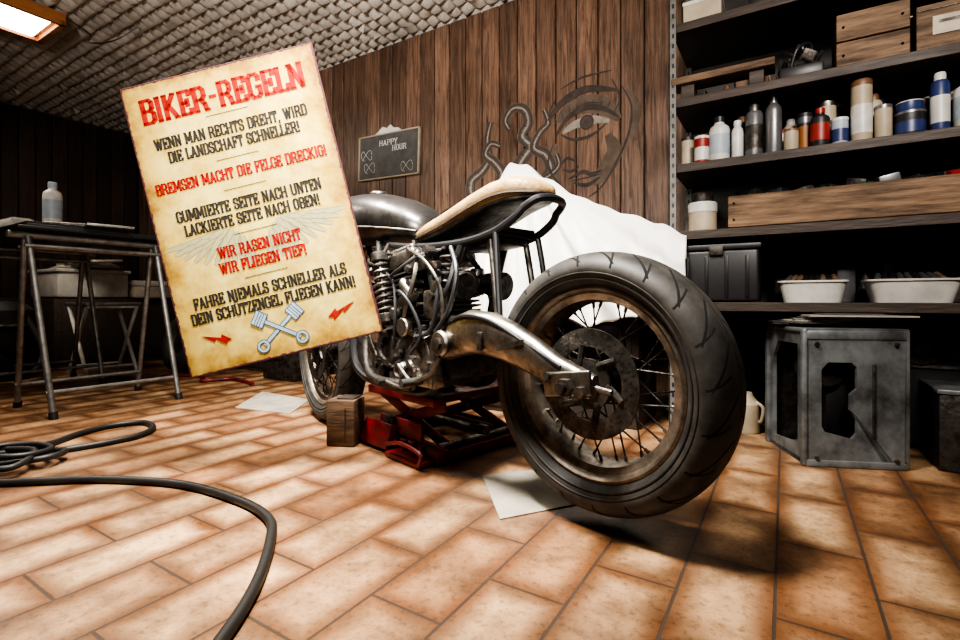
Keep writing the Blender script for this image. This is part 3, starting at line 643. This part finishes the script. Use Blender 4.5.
# ------------------------------------------------------------------ left corner clutter
b=MB(); b.box((-5.25,1.95,.28),(.75,.9,.56),M_dkw,bev=.01); b.box((-4.87,1.95,.28),(.012,.8,.44),M_dkw,bev=.004)
b.obj('storage_chest')
b=MB(); b.box((-5.2,1.78,.675),(.6,.5,.21),M_white,bev=.02); b.box((-5.2,1.78,.79),(.63,.53,.03),M_white,bev=.01); b.box((-5.0,2.2,.62),(.35,.3,.10),M_paper,bev=.01); b.box((-5.1,2.2,.70),(.4,.3,.05),M_white,bev=.01); b.obj('polystyrene_box')
b=MB(); 
for k in range(8): b.box((-5.25+k*.06,1.74+.04*(k%3),.83+.012*(k%4)),(.2,.26,.02),random.choice([M_paper,M_white,M_dkst]),rot=(random.uniform(-.1,.1),random.uniform(-.1,.1),k*.5),bev=.004)
b.cyl((-5.4,1.6,.86),(-4.95,2.0,.88),.02,M_dkst); b.obj('magazine_pile')
b=MB()
for y in (1.5,1.82):
    for sg in (-1,1): b.cyl((-4.42-sg*.16,y,.0),(-4.42+sg*.16,y,.50),.013,M_white,seg=10)
for sg in (-1,1): b.cyl((-4.42+sg*.16,1.5,.50),(-4.42+sg*.16,1.82,.50),.013,M_white); b.cyl((-4.42-sg*.13,1.5,.05),(-4.42-sg*.13,1.82,.05),.010,M_white)
b.box((-4.42,1.66,.52),(.40,.36,.025),M_galv,bev=.008); b.obj('folding_stool')
Mx=T(-3.80,1.95,.25)@R(1.25,'X')
b=MB(); b.lathe([(.17+.07*math.cos(a*pi/6),.07*math.sin(a*pi/6)) for a in range(12)],M_rub,Mx,48,closed=True)
b.lathe([(.03,-.03),(.12,-.02),(.13,.02),(.03,.04)],M_dkst,Mx,32,closed=True)
for i in range(5):
    a=2*pi*i/5; b.cyl((.03*math.cos(a),.03*math.sin(a),0),(.125*math.cos(a),.125*math.sin(a),0),.012,M_dkst,M=Mx)
b.obj('spare_wheel')
b=MB(); b.box((-4.25,2.34,.07),(.40,.2,.14),M_red,bev=.01); b.box((-4.25,2.34,.15),(.38,.18,.02),M_red,bev=.006); b.tube([(-4.35,2.34,.16),(-4.33,2.34,.2),(-4.17,2.34,.2),(-4.15,2.34,.16)],.007,M_steel); b.obj('toolbox')
b=MB(); b.tube([(-4.0,1.5,.012),(-3.85,1.6,.012),(-3.7,1.55,.012),(-3.62,1.7,.012),(-3.75,1.78,.012),(-3.5,1.9,.012),(-3.3,1.8,.012),(-3.2,1.95,.012),(-2.9,1.9,.012)],.012,M_red,seg=8); b.obj('air_hose')
b=MB(); b.lathe([(.17,0),(.19,.03),(.19,.30),(.175,.32),(.195,.34),(.19,.44),(.12,.50),(0,.51)],M_black,T(-4.62,1.12,.04),32)
for q in range(4): b.cyl((-4.62+.16*math.cos(q*pi/2+.8),1.12+.16*math.sin(q*pi/2+.8),.0),(-4.62+.16*math.cos(q*pi/2+.8),1.12+.16*math.sin(q*pi/2+.8),.05),.025,M_dkst)
b.lathe([(.193,.325),(.2,.33),(.2,.34),(.193,.345)],M_steel,T(-4.62,1.12,.04),32,closed=True)
b.tube([(-4.45,1.08,.25),(-4.30,1.02,.22),(-4.25,1.1,.10),(-4.35,1.22,.05),(-4.42,1.3,.2),(-4.5,1.2,.5)],.02,M_rub,seg=10); b.obj('workshop_vacuum')
b=MB(); b.box((-5.35,1.1,.27),(.5,.55,.54),M_black,bev=.02); b.box((-5.35,1.1,.55),(.53,.58,.03),M_black,bev=.008); b.box((-5.09,1.1,.42),(.02,.2,.05),M_dkst,bev=.005); b.obj('plastic_storage_bin')
b=MB(); b.box((-4.75,.55,.20),(.45,.5,.40),M_black,bev=.02); b.cyl((-4.9,.5,.44),(-4.55,.5,.44),.09,M_dkst,bev=.01); b.box((-4.65,.65,.46),(.14,.12,.12),M_dkst,bev=.01); b.cyl((-4.52,.45,.2),(-4.50,.45,.2),.11,M_dkst,bev=.005); b.obj('air_compressor')
b=MB(); b.box((-3.55,2.38,.45),(.60,.16,.9),M_dkw,bev=.01)
for k in range(3): b.box((-3.55,2.295,.16+k*.29),(.54,.012,.25),M_shelf,bev=.004); b.box((-3.55,2.285,.20+k*.29),(.10,.012,.014),M_steel)
b.obj('drawer_cabinet')
b=MB(); b.box((-2.95,2.27,.12),(.34,.30,.24),M_dkst,bev=.01); b.box((-2.95,2.27,.25),(.36,.32,.03),M_dkst,bev=.006); b.box((-2.95,2.115,.16),(.1,.012,.03),M_steel,bev=.003); b.obj('metal_box')

# ------------------------------------------------------------------ wall items
M_chalk=pbr('chalkboard',(.05,.05,.052),.55,var=.4,col2=(.09,.09,.088)); M_cf=pbr('chalkboard_frame',(.40,.34,.25),.6); M_chk=pbr('white_chalk',(.6,.6,.58),.8)
b=MB(); b.box((0,0,0),(.53,.012,.30),M_chalk)
for sz in (-1,1): b.box((0,-.004,sz*.15),(.55,.02,.010),M_cf,bev=.003)
for sx_ in (-1,1): b.box((sx_*.27,-.004,0),(.010,.02,.31),M_cf,bev=.003)
b.prism([(-.12,.155),(.12,.155),(.09,.175),(.05,.18),(.02,.205),(-.01,.185),(-.05,.2),(-.09,.17)],.012,M_chk,R(pi/2,'X'))
text(b,'HAPPY',.0,.09,.040,.17,M_chk,th=.13,M=T(0,-.007,0)@R(pi/2,'X')); text(b,'HOUR',.10,.045,.040,.13,M_chk,th=.13,M=T(0,-.007,0)@R(pi/2,'X'))
for c_x,c_z in ((-.17,-.07),(.17,-.09),(-.2,.02)):
    for q in range(3): b.tube([(c_x+.05*math.cos(k+q*2),-.007,c_z+.035*math.sin(k*1.7+q)) for k in (0,.6,1.2,1.8,2.4)],.0012,M_chk,seg=5,sub=3)
ch=b.obj('chalkboard_sign',loc=(-2.305,YB-.020,1.54)); ch.rotation_euler=(0,.03,0)
M_draw=pbr('airbrush_ink',(.028,.024,.022),.8,var=.6,scale=22,col2=(.070,.048,.037)); M_draw2=pbr('airbrush_shade',(.078,.064,.056),.8,var=.4,scale=22); M_drawh=pbr('airbrush_highlight',(.26,.225,.195),.8,var=.3,scale=30)
M_drawm=pbr('airbrush_mid',(.115,.084,.065),.8,var=.4,scale=14)
def art(u,v): return (-1.296+(u-520)*.0062,1.415+(150-v)*.0057)
b=MB(); lay=[0]
def smoothp(pl):
    P=[Vector(art(*p)) for p in pl]; n_=len(P); Q=[]
    for i in range(n_-1):
        a,p,q,d=P[max(0,i-1)],P[i],P[i+1],P[min(n_-1,i+2)]
        for k in range(6):
            t=k/6; Q.append(.5*((2*p)+(q-a)*t+(2*a-5*p+4*q-d)*t*t+(-a+3*p-3*q+d)*t**3))
    Q.append(P[-1]); return Q
def ribbon(Q,ws,mat):
    lay[0]+=1; y=YB-.0132-lay[0]*.00001; m=len(Q); vs=[]
    for i in range(m):
        t=(Q[min(m-1,i+1)]-Q[max(0,i-1)]); t=t.normalized() if t.length>1e-9 else Vector((1,0)); o=Vector((-t.y,t.x))
        for s_ in (-1,1): p=Q[i]+o*ws[i]*.5*s_; vs.append((p.x,y,p.y))
    b.add(vs,[[2*i,2*i+1,2*i+3,2*i+2] for i in range(m-1)],mat)
def stroke(pl,w,mat=None):
    Q=smoothp(pl); m=len(Q); ribbon(Q,[w*(.3+.7*math.sin(pi*i/(m-1))) for i in range(m)],mat or M_draw)
def tentacle(pl,w0,w1):
    Q=smoothp(pl); m=len(Q); ws=[w0+(w1-w0)*i/(m-1) for i in range(m)]
    ribbon(Q,[w*1.5 for w in ws],M_drawm); ribbon(Q,ws,M_draw2)
    for s_ in (-1,1):
        E=[]
        for i in range(m):
            t=(Q[min(m-1,i+1)]-Q[max(0,i-1)]).normalized(); E.append(Q[i]+Vector((-t.y,t.x))*ws[i]*.5*s_)
        ribbon(E,[.009]*m,M_draw)
    ribbon(Q,[w*.28 for w in ws],M_drawh)
    for i in range(1,m-1,3):
        t=(Q[i+1]-Q[i-1]).normalized(); o=Vector((-t.y,t.x)); ribbon([Q[i]+o*ws[i]*.5,Q[i]+o*ws[i]*.25+t*.006,Q[i]+t*.004],[.008,.006,.003],M_draw)
for pl,w in [([(556,128),(575,118),(598,122),(612,138)],.10),([(602,150),(608,166),(600,182),(590,194)],.09),([(556,150),(552,168),(558,186)],.05),([(618,112),(626,132),(622,158)],.05)]: stroke(pl,w,M_drawm)
tentacle([(476,205),(466,190),(466,174),(478,165),(486,152),(484,132),(488,115)],.065,.024)
tentacle([(492,190),(500,172),(492,158),(482,148),(488,138),(498,142)],.055,.022)
tentacle([(520,195),(512,178),(522,160),(530,148),(522,136),(528,124),(524,110),(512,106),(504,116),(508,126)],.07,.024)
tentacle([(536,192),(550,176),(546,160),(534,150),(540,136),(548,128),(544,114)],.06,.02)
tentacle([(500,186),(516,182),(530,186),(545,182),(558,172),(556,160)],.045,.018)
tentacle([(430,210),(446,202),(462,204),(478,198),(492,206)],.05,.02)
for pl,w in [([(556,142),(566,128),(582,121),(598,125),(612,136)],.034),([(560,142),(572,149),(588,148),(602,139)],.018),([(548,126),(562,111),(584,104),(610,111)],.044),([(568,124),(582,117),(598,120)],.010),
([(553,150),(548,166),(552,180),(560,190)],.014),([(560,172),(566,166),(574,170)],.016),([(562,176),(570,179),(577,175)],.018),([(568,186),(580,181),(588,184),(598,182)],.024),([(572,190),(584,194),(596,188)],.022),([(570,188),(584,187),(598,185)],.008),
([(614,108),(622,128),(620,152),(610,176),(598,196),(585,206)],.013),([(560,98),(580,92),(606,92)],.012),([(556,106),(550,116),(549,124)],.010),([(606,100),(612,116),(612,128)],.010)]: stroke(pl,w)
cx,cz=art(584,135)
def disc_(r,mat): lay[0]+=1; b.add([(cx+r*math.cos(2*pi*k/24),YB-.0132-lay[0]*.00001,cz+r*math.sin(2*pi*k/24)) for k in range(24)],[list(range(24))],mat)
stroke([(562,141),(574,135),(590,134),(604,138)],.05,M_drawh)
disc_(.040,M_draw); disc_(.030,M_draw2); disc_(.016,M_draw); 
for k in range(9): stroke([(556+k*6.4,138-8*math.sin(k/8*pi)-6),(553+k*7.4,132-8*math.sin(k/8*pi)-10)],.008)
b.obj('wall_mural',smooth=0)

# ------------------------------------------------------------------ dust sheet over a bench
def interp(x,xs,ys):
    if x<=xs[0]: return ys[0]
    for i in range(len(xs)-1):
        if x<=xs[i+1]: t=(x-xs[i])/(xs[i+1]-xs[i]); t=t*t*(3-2*t)*.5+t*.5; return ys[i]*(1-t)+ys[i+1]*t
    return ys[-1]
XS=[-1.5,-1.364,-1.218,-1.12,-1.04,-.952,-.76,-.585,-.425,-.34]; HS=[.86,.95,1.10,1.21,1.19,1.12,1.0,.92,.86,.81]
b=MB(); nx_,ny_=150,60; vs=[];fs=[]
for i in range(nx_+1):
    x=-1.5+1.17*i/nx_; Hh=interp(x,XS,HS)
    for j in range(ny_+1):
        t=j/ny_
        if t<.25:
            q=t/.25; y=2.44-.36*q; z=Hh-.10*(1-q)**1.5
            if x>-.46: y=min(y,2.075)
        else:
            q=(t-.25)/.75; bot=.44+.03*math.sin(x*9)+.12*max(0,(x+.6))
            z=Hh*(1-q)+bot*q; y=2.08-.10*math.sin(q*pi/2)
            ang=math.atan2(x+1.09,1.27-z)
            y+=(.040*math.sin(ang*15+1)+.022*math.sin(ang*37+2)+.010*math.sin(x*60+z*12))*min(1,q*2.5)
            if x>-.46: y=min(y,2.075)
        vs.append((x,y,z+.004*math.sin(x*50+t*9)))
for i in range(nx_):
    for j in range(ny_): a=i*(ny_+1)+j; fs.append([a,a+1,a+ny_+2,a+ny_+1])
b.add(vs,fs,M_cloth); o=b.obj('dust_sheet',smooth=80)
sm=o.modifiers.new('th','SOLIDIFY'); sm.thickness=.004
b=MB(); b.box((-.97,2.27,.39),(.90,.34,.78),M_dkw,bev=.01)
for k in range(2): b.box((-1.19+k*.44,2.095,.36),(.40,.012,.66),M_shelf,bev=.004); b.cyl((-1.02+k*.1,2.09,.4),(-1.02+k*.1,2.07,.4),.012,M_steel)
b.box((-1.1,2.28,.86),(.2,.2,.2),M_dkw,bev=.01); b.box((-1.1,2.28,1.02),(.1,.1,.14),M_dkw,bev=.01)
b.obj('workbench_cabinet')

# ------------------------------------------------------------------ shelf unit
sh=empty('storage_shelf')
X0,X1,Y0,Y1=-.395,1.0,2.10,2.50
b=MB()
for x in (X0,X1):
    for y in (Y0,Y1-.02):
        b.box((x,y,1.14),(.004,.036,2.28),M_post); b.box((x+.012,y-.016,1.14),(.026,.004,2.28),M_post)
        for k in range(56): b.box((x+.014,y-.0185,.05+k*.04),(.008,.002,.016),M_black)
b.obj('shelf_posts',sh,smooth=0)
b=MB()
for z in (.54,.824,1.095,1.358,1.66,2.0):
    b.box(((X0+X1)/2,(Y0+Y1)/2,z-.014),(X1-X0-.01,Y1-Y0-.01,.024),M_shelf,bev=.002)
    b.box(((X0+X1)/2,Y0+.0,z-.016),(X1-X0-.01,.008,.034),M_dkw,bev=.002)
b.box(((X0+X1)/2,Y1+.005,1.2),(X1-X0,.008,2.1),M_shelf)
b.obj('shelf_boards',sh,smooth=0)
M_cr=pbr('red_label',(.26,.022,.018),.45); M_cb=pbr('blue_label',(.025,.04,.13),.4); M_cy=pbr('cream_label',(.38,.32,.23),.5); M_br=pbr('brown_cap',(.15,.075,.04),.5)
M_grn=pbr('green_label',(.05,.10,.06),.5); M_gry=pbr('grey_can_paint',(.20,.20,.21),.35,.6); M_org=pbr('orange_label',(.26,.10,.03),.5)
z=1.0955; Y=2.16
can('paint_tin',-.285,Y,z,.028,.115,M_cr,M_white,M_white,dome=False)
bottle('plastic_bottle',-.222,Y+.01,z,.038,.185,M_white,M_black,M_lblue,.5)
bottle('plastic_bottle.001',-.157,Y,z,.021,.155,M_white,M_white,None,.6)
can('spray_can',-.10,Y,z,.031,.205,M_gry,M_steel,M_dkst)
bottle('drinks_bottle',-.036,Y,z,.028,.235,M_gry,M_black,None,.45)
can('jar',.020,Y-.01,z,.024,.085,M_cy,M_br,None,dome=False); can('jar.001',.062,Y+.03,z,.022,.11,M_org,M_black,None,dome=False)
bottle('oil_bottle',.108,Y-.01,z,.030,.145,M_black,M_cr,M_cr,.45)
can('jar.002',.166,Y,z,.026,.10,M_lblue,M_white,M_cb,dome=False)
can('spray_can.001',.228,Y,z,.031,.22,M_cy,M_br,M_white,dome=False)
can('jar.003',.287,Y,z,.025,.12,M_cy,M_gry,None,dome=False)
can('paint_tin.001',.358,Y+.01,z,.042,.085,M_black,M_gry,M_cb,dome=False)
can('paint_tin.002',.358,Y+.012,z+.0855,.036,.035,M_cb,M_white,None,dome=False)
can('spray_can.002',.430,Y-.01,z,.025,.195,M_cb,M_white,M_white)
bottle('plastic_bottle.002',.505,Y,z,.042,.175,M_white,M_white,M_lblue,.5)
k=3
for row,yy in ((0,2.235),(1,2.32),(2,2.41)):
    x=-.350+.025*row
    while x<.75:
        r_=random.uniform(.022,.033); h_=random.choice([.12,.15,.17,.2,.2])*(.95+.08*row)
        m1_=random.choice([M_gry,M_black,M_cy,M_cb,M_dkst,M_grn,M_gry,M_white,M_br,M_cr]); m2_=random.choice([M_black,M_white,M_cr,M_br,M_steel])
        can('spray_can.%03d'%k,x,yy,z,r_,h_,m1_,m2_,random.choice([None,None,M_cy,M_lblue]),dome=random.random()<.75); k+=1
        x+=.069
def crate(name,c,size,mat,lab=None,slats=2):
    bb=MB(); x,y,zz=c; w,d,h=size; t=.012
    for s_ in (-1,1):
        for k in range(slats):
            hh=h/slats-.005; zc=zz+h/slats*(k+.5)
            bb.box((x,y+s_*(d/2-t/2),zc),(w,t,hh),mat,bev=.002,seg=1); bb.box((x+s_*(w/2-t/2),y,zc),(t,d-2*t,hh),mat,bev=.002,seg=1)
    bb.box((x,y,zz+.006),(w-.01,d-.01,.01),mat)
    for sx_ in (-1,1):
        for s_ in (-1,1):
            bb.box((x+sx_*(w/2-.025),y+s_*(d/2-.02),zz+h/2),(.02,.02,h-.004),mat)
            for q in (.25,.75): bb.cyl((x+sx_*(w/2-.02),y-d/2-.002,zz+h*q),(x+sx_*(w/2-.02),y-d/2+.002,zz+h*q),.004,M_dkst,seg=8)
    if lab: bb.box((x-w*.05,y-d/2-.002,zz+h*.5),(w*.5,.003,h*.4),lab)
    return bb,name
bb,nm=crate('wooden_crate',(.255,2.24,1.359),(.2,.2,.20),M_crate,None,2); bb.box((.255,2.24,1.50),(.16,.16,.10),M_dkw); bb.obj(nm,smooth=0)
b=MB(); b.box((.46,2.23,1.439),(.18,.18,.16),M_crate,bev=.003); b.box((.46,2.139,1.445),(.10,.003,.06),M_cy); b.box((.46,2.138,1.455),(.07,.003,.010),M_dkst); b.box((.46,2.23,1.52),(.19,.05,.004),M_cy); b.box((.46,2.138,1.50),(.17,.002,.003),M_dkst); b.obj('cardboard_box',smooth=0)
bb,nm=crate('wooden_crate.001',(.65,2.24,1.359),(.15,.2,.2),M_dkw,None,1); bb.obj(nm,smooth=0)
b=MB(); b.box((-.21,2.13,1.425),(.36,.10,.028),M_oldw,bev=.003)
for x in (-.33,-.09): b.box((x,2.14,1.385),(.05,.08,.052),M_dkw,bev=.003)
b.obj('timber_plank',smooth=0)
b=MB(); b.box((.05,2.2,1.385),(.14,.14,.05),M_black,bev=.01); b.cyl((.0,2.16,1.42),(.1,2.22,1.44),.02,M_dkst); b.tube([(.02,2.15,1.41),(.04,2.14,1.47),(.08,2.17,1.49),(.09,2.2,1.42)],.006,M_black); b.box((.07,2.19,1.45),(.05,.03,.06),M_dkst,rot=(.3,.5,.2),bev=.006)
for q in range(8): b.cyl((.0+random.uniform(-.02,.1),2.15+random.uniform(0,.08),1.41),(.03+random.uniform(-.05,.1),2.2,1.46+random.uniform(0,.06)),.006,M_dkst,seg=6)
b.obj('power_drill')
def pile(name,xa,xb,ya,yb,z_,n_,hmax,mats):
    bb=MB(); stepx=(xb-xa)/n_
    for q in range(n_):
        x=xa+stepx*(q+.5); y=random.uniform(ya,yb); h_=random.uniform(.4,1)*hmax; m_=random.choice(mats); ty=q%3
        if ty==0: bb.box((x,y,z_+h_/2),(stepx*.9,random.uniform(.05,.12),h_),m_,rot=(0,0,random.uniform(-.2,.2)),bev=.004)
        elif ty==1: bb.lathe([(stepx*.4,0),(stepx*.42,.004),(stepx*.42,h_*.8),(stepx*.3,h_*.9),(stepx*.3,h_)],m_,T(x,y,z_),20)
        else:
            bb.tube([(x-stepx*.3,y,z_+.01),(x,y-.02,z_+h_),(x+stepx*.3,y,z_+.02)],.007,m_,seg=8); bb.box((x,y+.02,z_+h_*.3),(stepx*.8,.06,h_*.6),m_,bev=.005)
    return bb.obj(name)
pile('engine_spares',-.34,.12,2.35,2.41,1.359,9,.18,[M_black,M_dkst,M_steel,M_br,M_dkw])
pile('workshop_tins',-.12,.95,2.18,2.36,1.661,16,.2,[M_black,M_dkst,M_gry,M_br,M_dkw])
pile('scrap_metal',-.04,.9,2.38,2.43,.541,14,.2,[M_black,M_dkst,M_gry,M_dkw])
b=MB(); b.box((-.28,2.2,1.70),(.14,.16,.08),M_cy,bev=.004); b.box((-.28,2.2,1.745),(.145,.165,.015),M_white,bev=.003); b.obj('cardboard_carton',smooth=0)
bb,nm=crate('timber_drawer',(.23,2.25,.825),(.83,.30,.125),M_crate,None,1)
for k in range(40):
    x=-.15+k*.019; bb.cyl((x,2.13+random.uniform(0,.05),.935+random.uniform(0,.015)),(x+random.uniform(-.07,.1),2.34,.95+random.uniform(0,.06)),random.uniform(.005,.015),random.choice([M_steel,M_grn,M_black,M_dkst,M_black,M_br]),seg=8)
for k in range(9): bb.box((-.1+k*.08,2.2+random.uniform(-.04,.06),.955),(.06,.07,.05),random.choice([M_dkst,M_grn,M_black,M_gry]),rot=(random.uniform(-.3,.3),random.uniform(-.3,.3),random.uniform(-1,1)),bev=.005)
bb.cyl((.45,2.15,.955),(.55,2.2,.97),.014,M_cr); bb.obj(nm)
b=MB(); b.lathe([(0,0),(.048,0),(.053,.006),(.053,.09),(.048,.095)],M_cy,T(-.285,2.18,.825),32); b.lathe([(.055,.08),(.055,.115),(.05,.12),(0,.12)],M_white,T(-.285,2.18,.825),32)
b.lathe([(.030,.12),(.04,.12),(.042,.155),(.038,.16),(0,.16)],M_dkst,T(-.285,2.18,.825),24); b.obj('plastic_tub')
b=MB(); b.box((-.225,2.21,.645),(.29,.23,.20),M_black,bev=.012,seg=3); b.box((-.225,2.21,.755),(.305,.245,.022),M_black,bev=.006)
for k in range(4): b.box((-.33+k*.07,2.093,.64),(.012,.006,.16),M_frame,bev=.002)
b.box((-.225,2.088,.74),(.05,.012,.035),M_dkst,bev=.003); b.obj('plastic_toolbox')
def tray(name,x,y,z_,w,d,h):
    bb=MB(); rings=[]
    for (k,zz,sc) in [(0,0,.82),(1,h*.9,.97),(2,h*.92,1.03),(3,h,1.03),(4,h,.95),(5,h*.1,.8)]:
        rings.append([(x+px*sc,y+py*sc,z_+zz) for px,py in sell(32,w/2,d/2,.35)])
    bb.loft(rings,M_white); 
    for k in range(9): bb.cyl((x-w*.38+k*w*.09,y-.07,z_+h*.85),(x-w*.3+k*w*.08,y+.08,z_+h*1.25),.010,random.choice([M_dkst,M_crate,M_gry,M_black]),seg=8)
    return bb.obj(name,smooth=50)
tray('plastic_tray',.085,2.22,.541,.215,.2,.080); tray('plastic_tray.001',.365,2.22,.541,.25,.2,.080)
# grey metal housing at lower right (open case with cut-outs)
cs=MB(); w,d,h=.295,.28,.455
def plate_with_hole(mb,ow,oh,hole,th,M,mat):
    k=len(hole); cx_=sum(p[0] for p in hole)/k; cy_=sum(p[1] for p in hole)/k; outer=[];side=[]
    for px,py in hole:
        dx,dy=px-cx_,py-cy_; c_=[]
        if dx>1e-9: c_.append(((ow-cx_)/dx,1))
        if dx<-1e-9: c_.append(((0-cx_)/dx,3))
        if dy>1e-9: c_.append(((oh-cy_)/dy,2))
        if dy<-1e-9: c_.append(((0-cy_)/dy,0))
        t,s_=min(c_); outer.append((cx_+dx*t,cy_+dy*t)); side.append(s_)
    corner={frozenset((0,1)):(ow,0),frozenset((1,2)):(ow,oh),frozenset((2,3)):(0,oh),frozenset((3,0)):(0,0)}
    vs=[];fs=[]
    for zz in (0,th):
        vs+=[(x_,y_,zz) for x_,y_ in hole]; vs+=[(x_,y_,zz) for x_,y_ in outer]
    for i in range(k):
        j=(i+1)%k
        fs+=[[i,j,k+j,k+i],[2*k+i,3*k+i,3*k+j,2*k+j],[i,2*k+i,2*k+j,j]]
        if side[i]!=side[j] and frozenset((side[i],side[j])) in corner:
            cc_=corner[frozenset((side[i],side[j]))]; a0=len(vs); vs+=[(cc_[0],cc_[1],0),(cc_[0],cc_[1],th)]
            fs+=[[k+i,k+j,a0],[3*k+i,a0+1,3*k+j],[k+i,a0,a0+1,3*k+i],[k+j,3*k+j,a0+1,a0]]
        else: fs.append([k+i,k+j,3*k+j,3*k+i])
    mb.add(vs,fs,mat,M)
def dense(poly):
    out=[]; n_=len(poly)
    for i in range(n_):
        p,q=poly[i],poly[(i+1)%n_]
        for k in range(8): out.append((p[0]+(q[0]-p[0])*k/8,p[1]+(q[1]-p[1])*k/8))
    return out
hole=[(.055,.115),(.135,.095),(.150,.115),(.150,.17),(.130,.19),(.130,.24),(.150,.26),(.150,.33),(.135,.345),(.065,.345),(.045,.32),(.045,.135)]
plate_with_hole(cs,w,h,dense(hole),.012,R(pi/2,'X'),M_case)
hole2=[(.05,.06),(.24,.04),(.24,.34),(.20,.40),(.05,.40)]
plate_with_hole(cs,d,h,dense(hole2),.012,R(pi/2,'Z')@R(pi/2,'X'),M_case)
cs.box((w-.006,d/2,h/2),(.012,d,h),M_case); cs.box((w/2,d-.006,h/2),(w,.012,h),M_dkst)
cs.box((w/2,d/2,h-.006),(w+.02,d+.02,.014),M_case,bev=.004); cs.box((w/2,d/2,.008),(w,d,.014),M_case)
for x_,y_ in ((0,0),(w,0),(0,d),(w,d)): cs.box((x_,y_,h/2),(.024,.024,h),M_case,bev=.006)
cs.box((w/2,-.006,.012),(w,.022,.024),M_case,bev=.005); cs.box((w/2,-.006,h-.02),(w,.022,.03),M_case,bev=.005); cs.box((.16,.14,.17),(.12,.12,.2),M_black,bev=.02)
cs.cyl((.1,.05,.3),(.1,.2,.3),.05,M_dkst,bev=.006); cs.tube([(.05,.05,.05),(.08,.1,.2),(.2,.06,.3),(.24,.1,.1)],.008,M_black)
for q in ((.03,.03),(w-.03,.03),(.03,h-.05),(w-.03,h-.05)): cs.cyl((q[0],-.02,q[1]),(q[0],-.006,q[1]),.007,M_steel,seg=8)
cs.box((.20,-.014,.22),(.010,.006,.24),M_dkst,bev=.002)
cs.obj('metal_equipment_case',loc=(.057,1.958,0),rotz=.40)
b=MB()
for k in range(7): b.box((.10+.02*k,2.14+random.uniform(-.03,.04),.466+k*.006),(.30,.18,.005),random.choice([M_paper,M_gry,M_galv,M_dkst]),rot=(0,0,random.uniform(.1,.7)))
b.obj('paper_stack',smooth=0)
b=MB(); b.box((.52,2.235,.125),(.20,.24,.25),M_dkst,bev=.008); b.box((.52,2.235,.256),(.21,.25,.015),M_case,bev=.004); b.box((.52,2.112,.15),(.1,.006,.06),M_black); b.obj('metal_box.001')
b=MB(); b.box((.50,2.42,.26),(.36,.11,.50),M_black,bev=.03,seg=3); b.cyl((.42,2.37,.38),(.42,2.35,.38),.07,M_dkst,bev=.006); b.cyl((.42,2.36,.38),(.42,2.34,.38),.03,M_steel,bev=.004); b.box((.56,2.36,.40),(.12,.02,.12),M_frame,bev=.01)
b.tube([(.38,2.37,.50),(.45,2.33,.45),(.55,2.35,.33),(.6,2.36,.36)],.010,M_rub); b.box((.5,2.36,.31),(.3,.01,.012),M_steel); b.obj('black_generator')
b=MB(); b.lathe([(0,0),(.05,0),(.055,.01),(.055,.12),(.03,.15),(.025,.165),(0,.165)],M_cy,T(-.14,2.33,0),28); b.tube([(-.10,2.31,.13),(-.075,2.30,.11),(-.08,2.30,.06),(-.09,2.31,.05)],.007,M_cy); b.obj('plastic_jug')
b=MB(); b.box((-.28,2.3,.17),(.16,.26,.34),M_black,bev=.01); b.box((-.28,2.165,.25),(.1,.012,.03),M_steel,bev=.003); b.obj('storage_drawer')

# ------------------------------------------------------------------ lights
def area(name,loc,tgt,size,power,col,sy_=None,spread=None):
    l=bpy.data.lights.new(name,'AREA'); l.energy=power; l.color=col; l.size=size
    if sy_: l.shape='RECTANGLE'; l.size_y=sy_
    if spread: l.spread=math.radians(spread)
    o=bpy.data.objects.new(name,l); S.collection.objects.link(o); o.location=loc
    o.rotation_euler=(Vector(tgt)-Vector(loc)).to_track_quat('-Z','Y').to_euler(); return o
area('floor_fill',(-.80,.60,2.22),(-.98,1.30,.1),.40,46,(1,.94,.85),spread=80)  # added fill under the ceiling, out of view, brightens the mid floor
area('left_fill',(-1.9,.85,2.22),(-1.9,1.6,0),.40,36,(1,.92,.82),spread=90)  # second unseen overhead fill, added for the left part of the room
area('shelf_fill',(.5,.3,1.9),(.15,2.2,1.0),.4,13,(1,.92,.84),spread=90)  # added fill without a fixture, aimed at the shelf fronts
area('ceiling_lamp_light',(-3.9,.6,2.2),(-3.9,.6,0),.3,18,(1,.86,.7),1.0)
area('upward_fill',(-.3,-.8,1.2),(-1.8,1.6,1.9),.4,33,(1,.94,.86),spread=82)  # invented fill behind the camera, angled up to lift ceiling and back wall
w=bpy.data.worlds.new('world'); S.world=w; w.use_nodes=True; w.node_tree.nodes['Background'].inputs[0].default_value=(.5,.5,.55,1); w.node_tree.nodes['Background'].inputs[1].default_value=.08

# ------------------------------------------------------------------ camera
cam=bpy.data.cameras.new('camera'); co=bpy.data.objects.new('camera',cam); S.collection.objects.link(co); S.camera=co
cam.sensor_width=36; cam.lens=36*490/960; cam.shift_y=-20/960; cam.clip_start=.02
co.location=(0,0,.55); co.rotation_euler=(pi/2,0,math.atan2(.528,.849))
S.view_settings.view_transform='AgX'
try: S.view_settings.look='AgX - High Contrast'
except Exception: pass
S.view_settings.exposure=.12
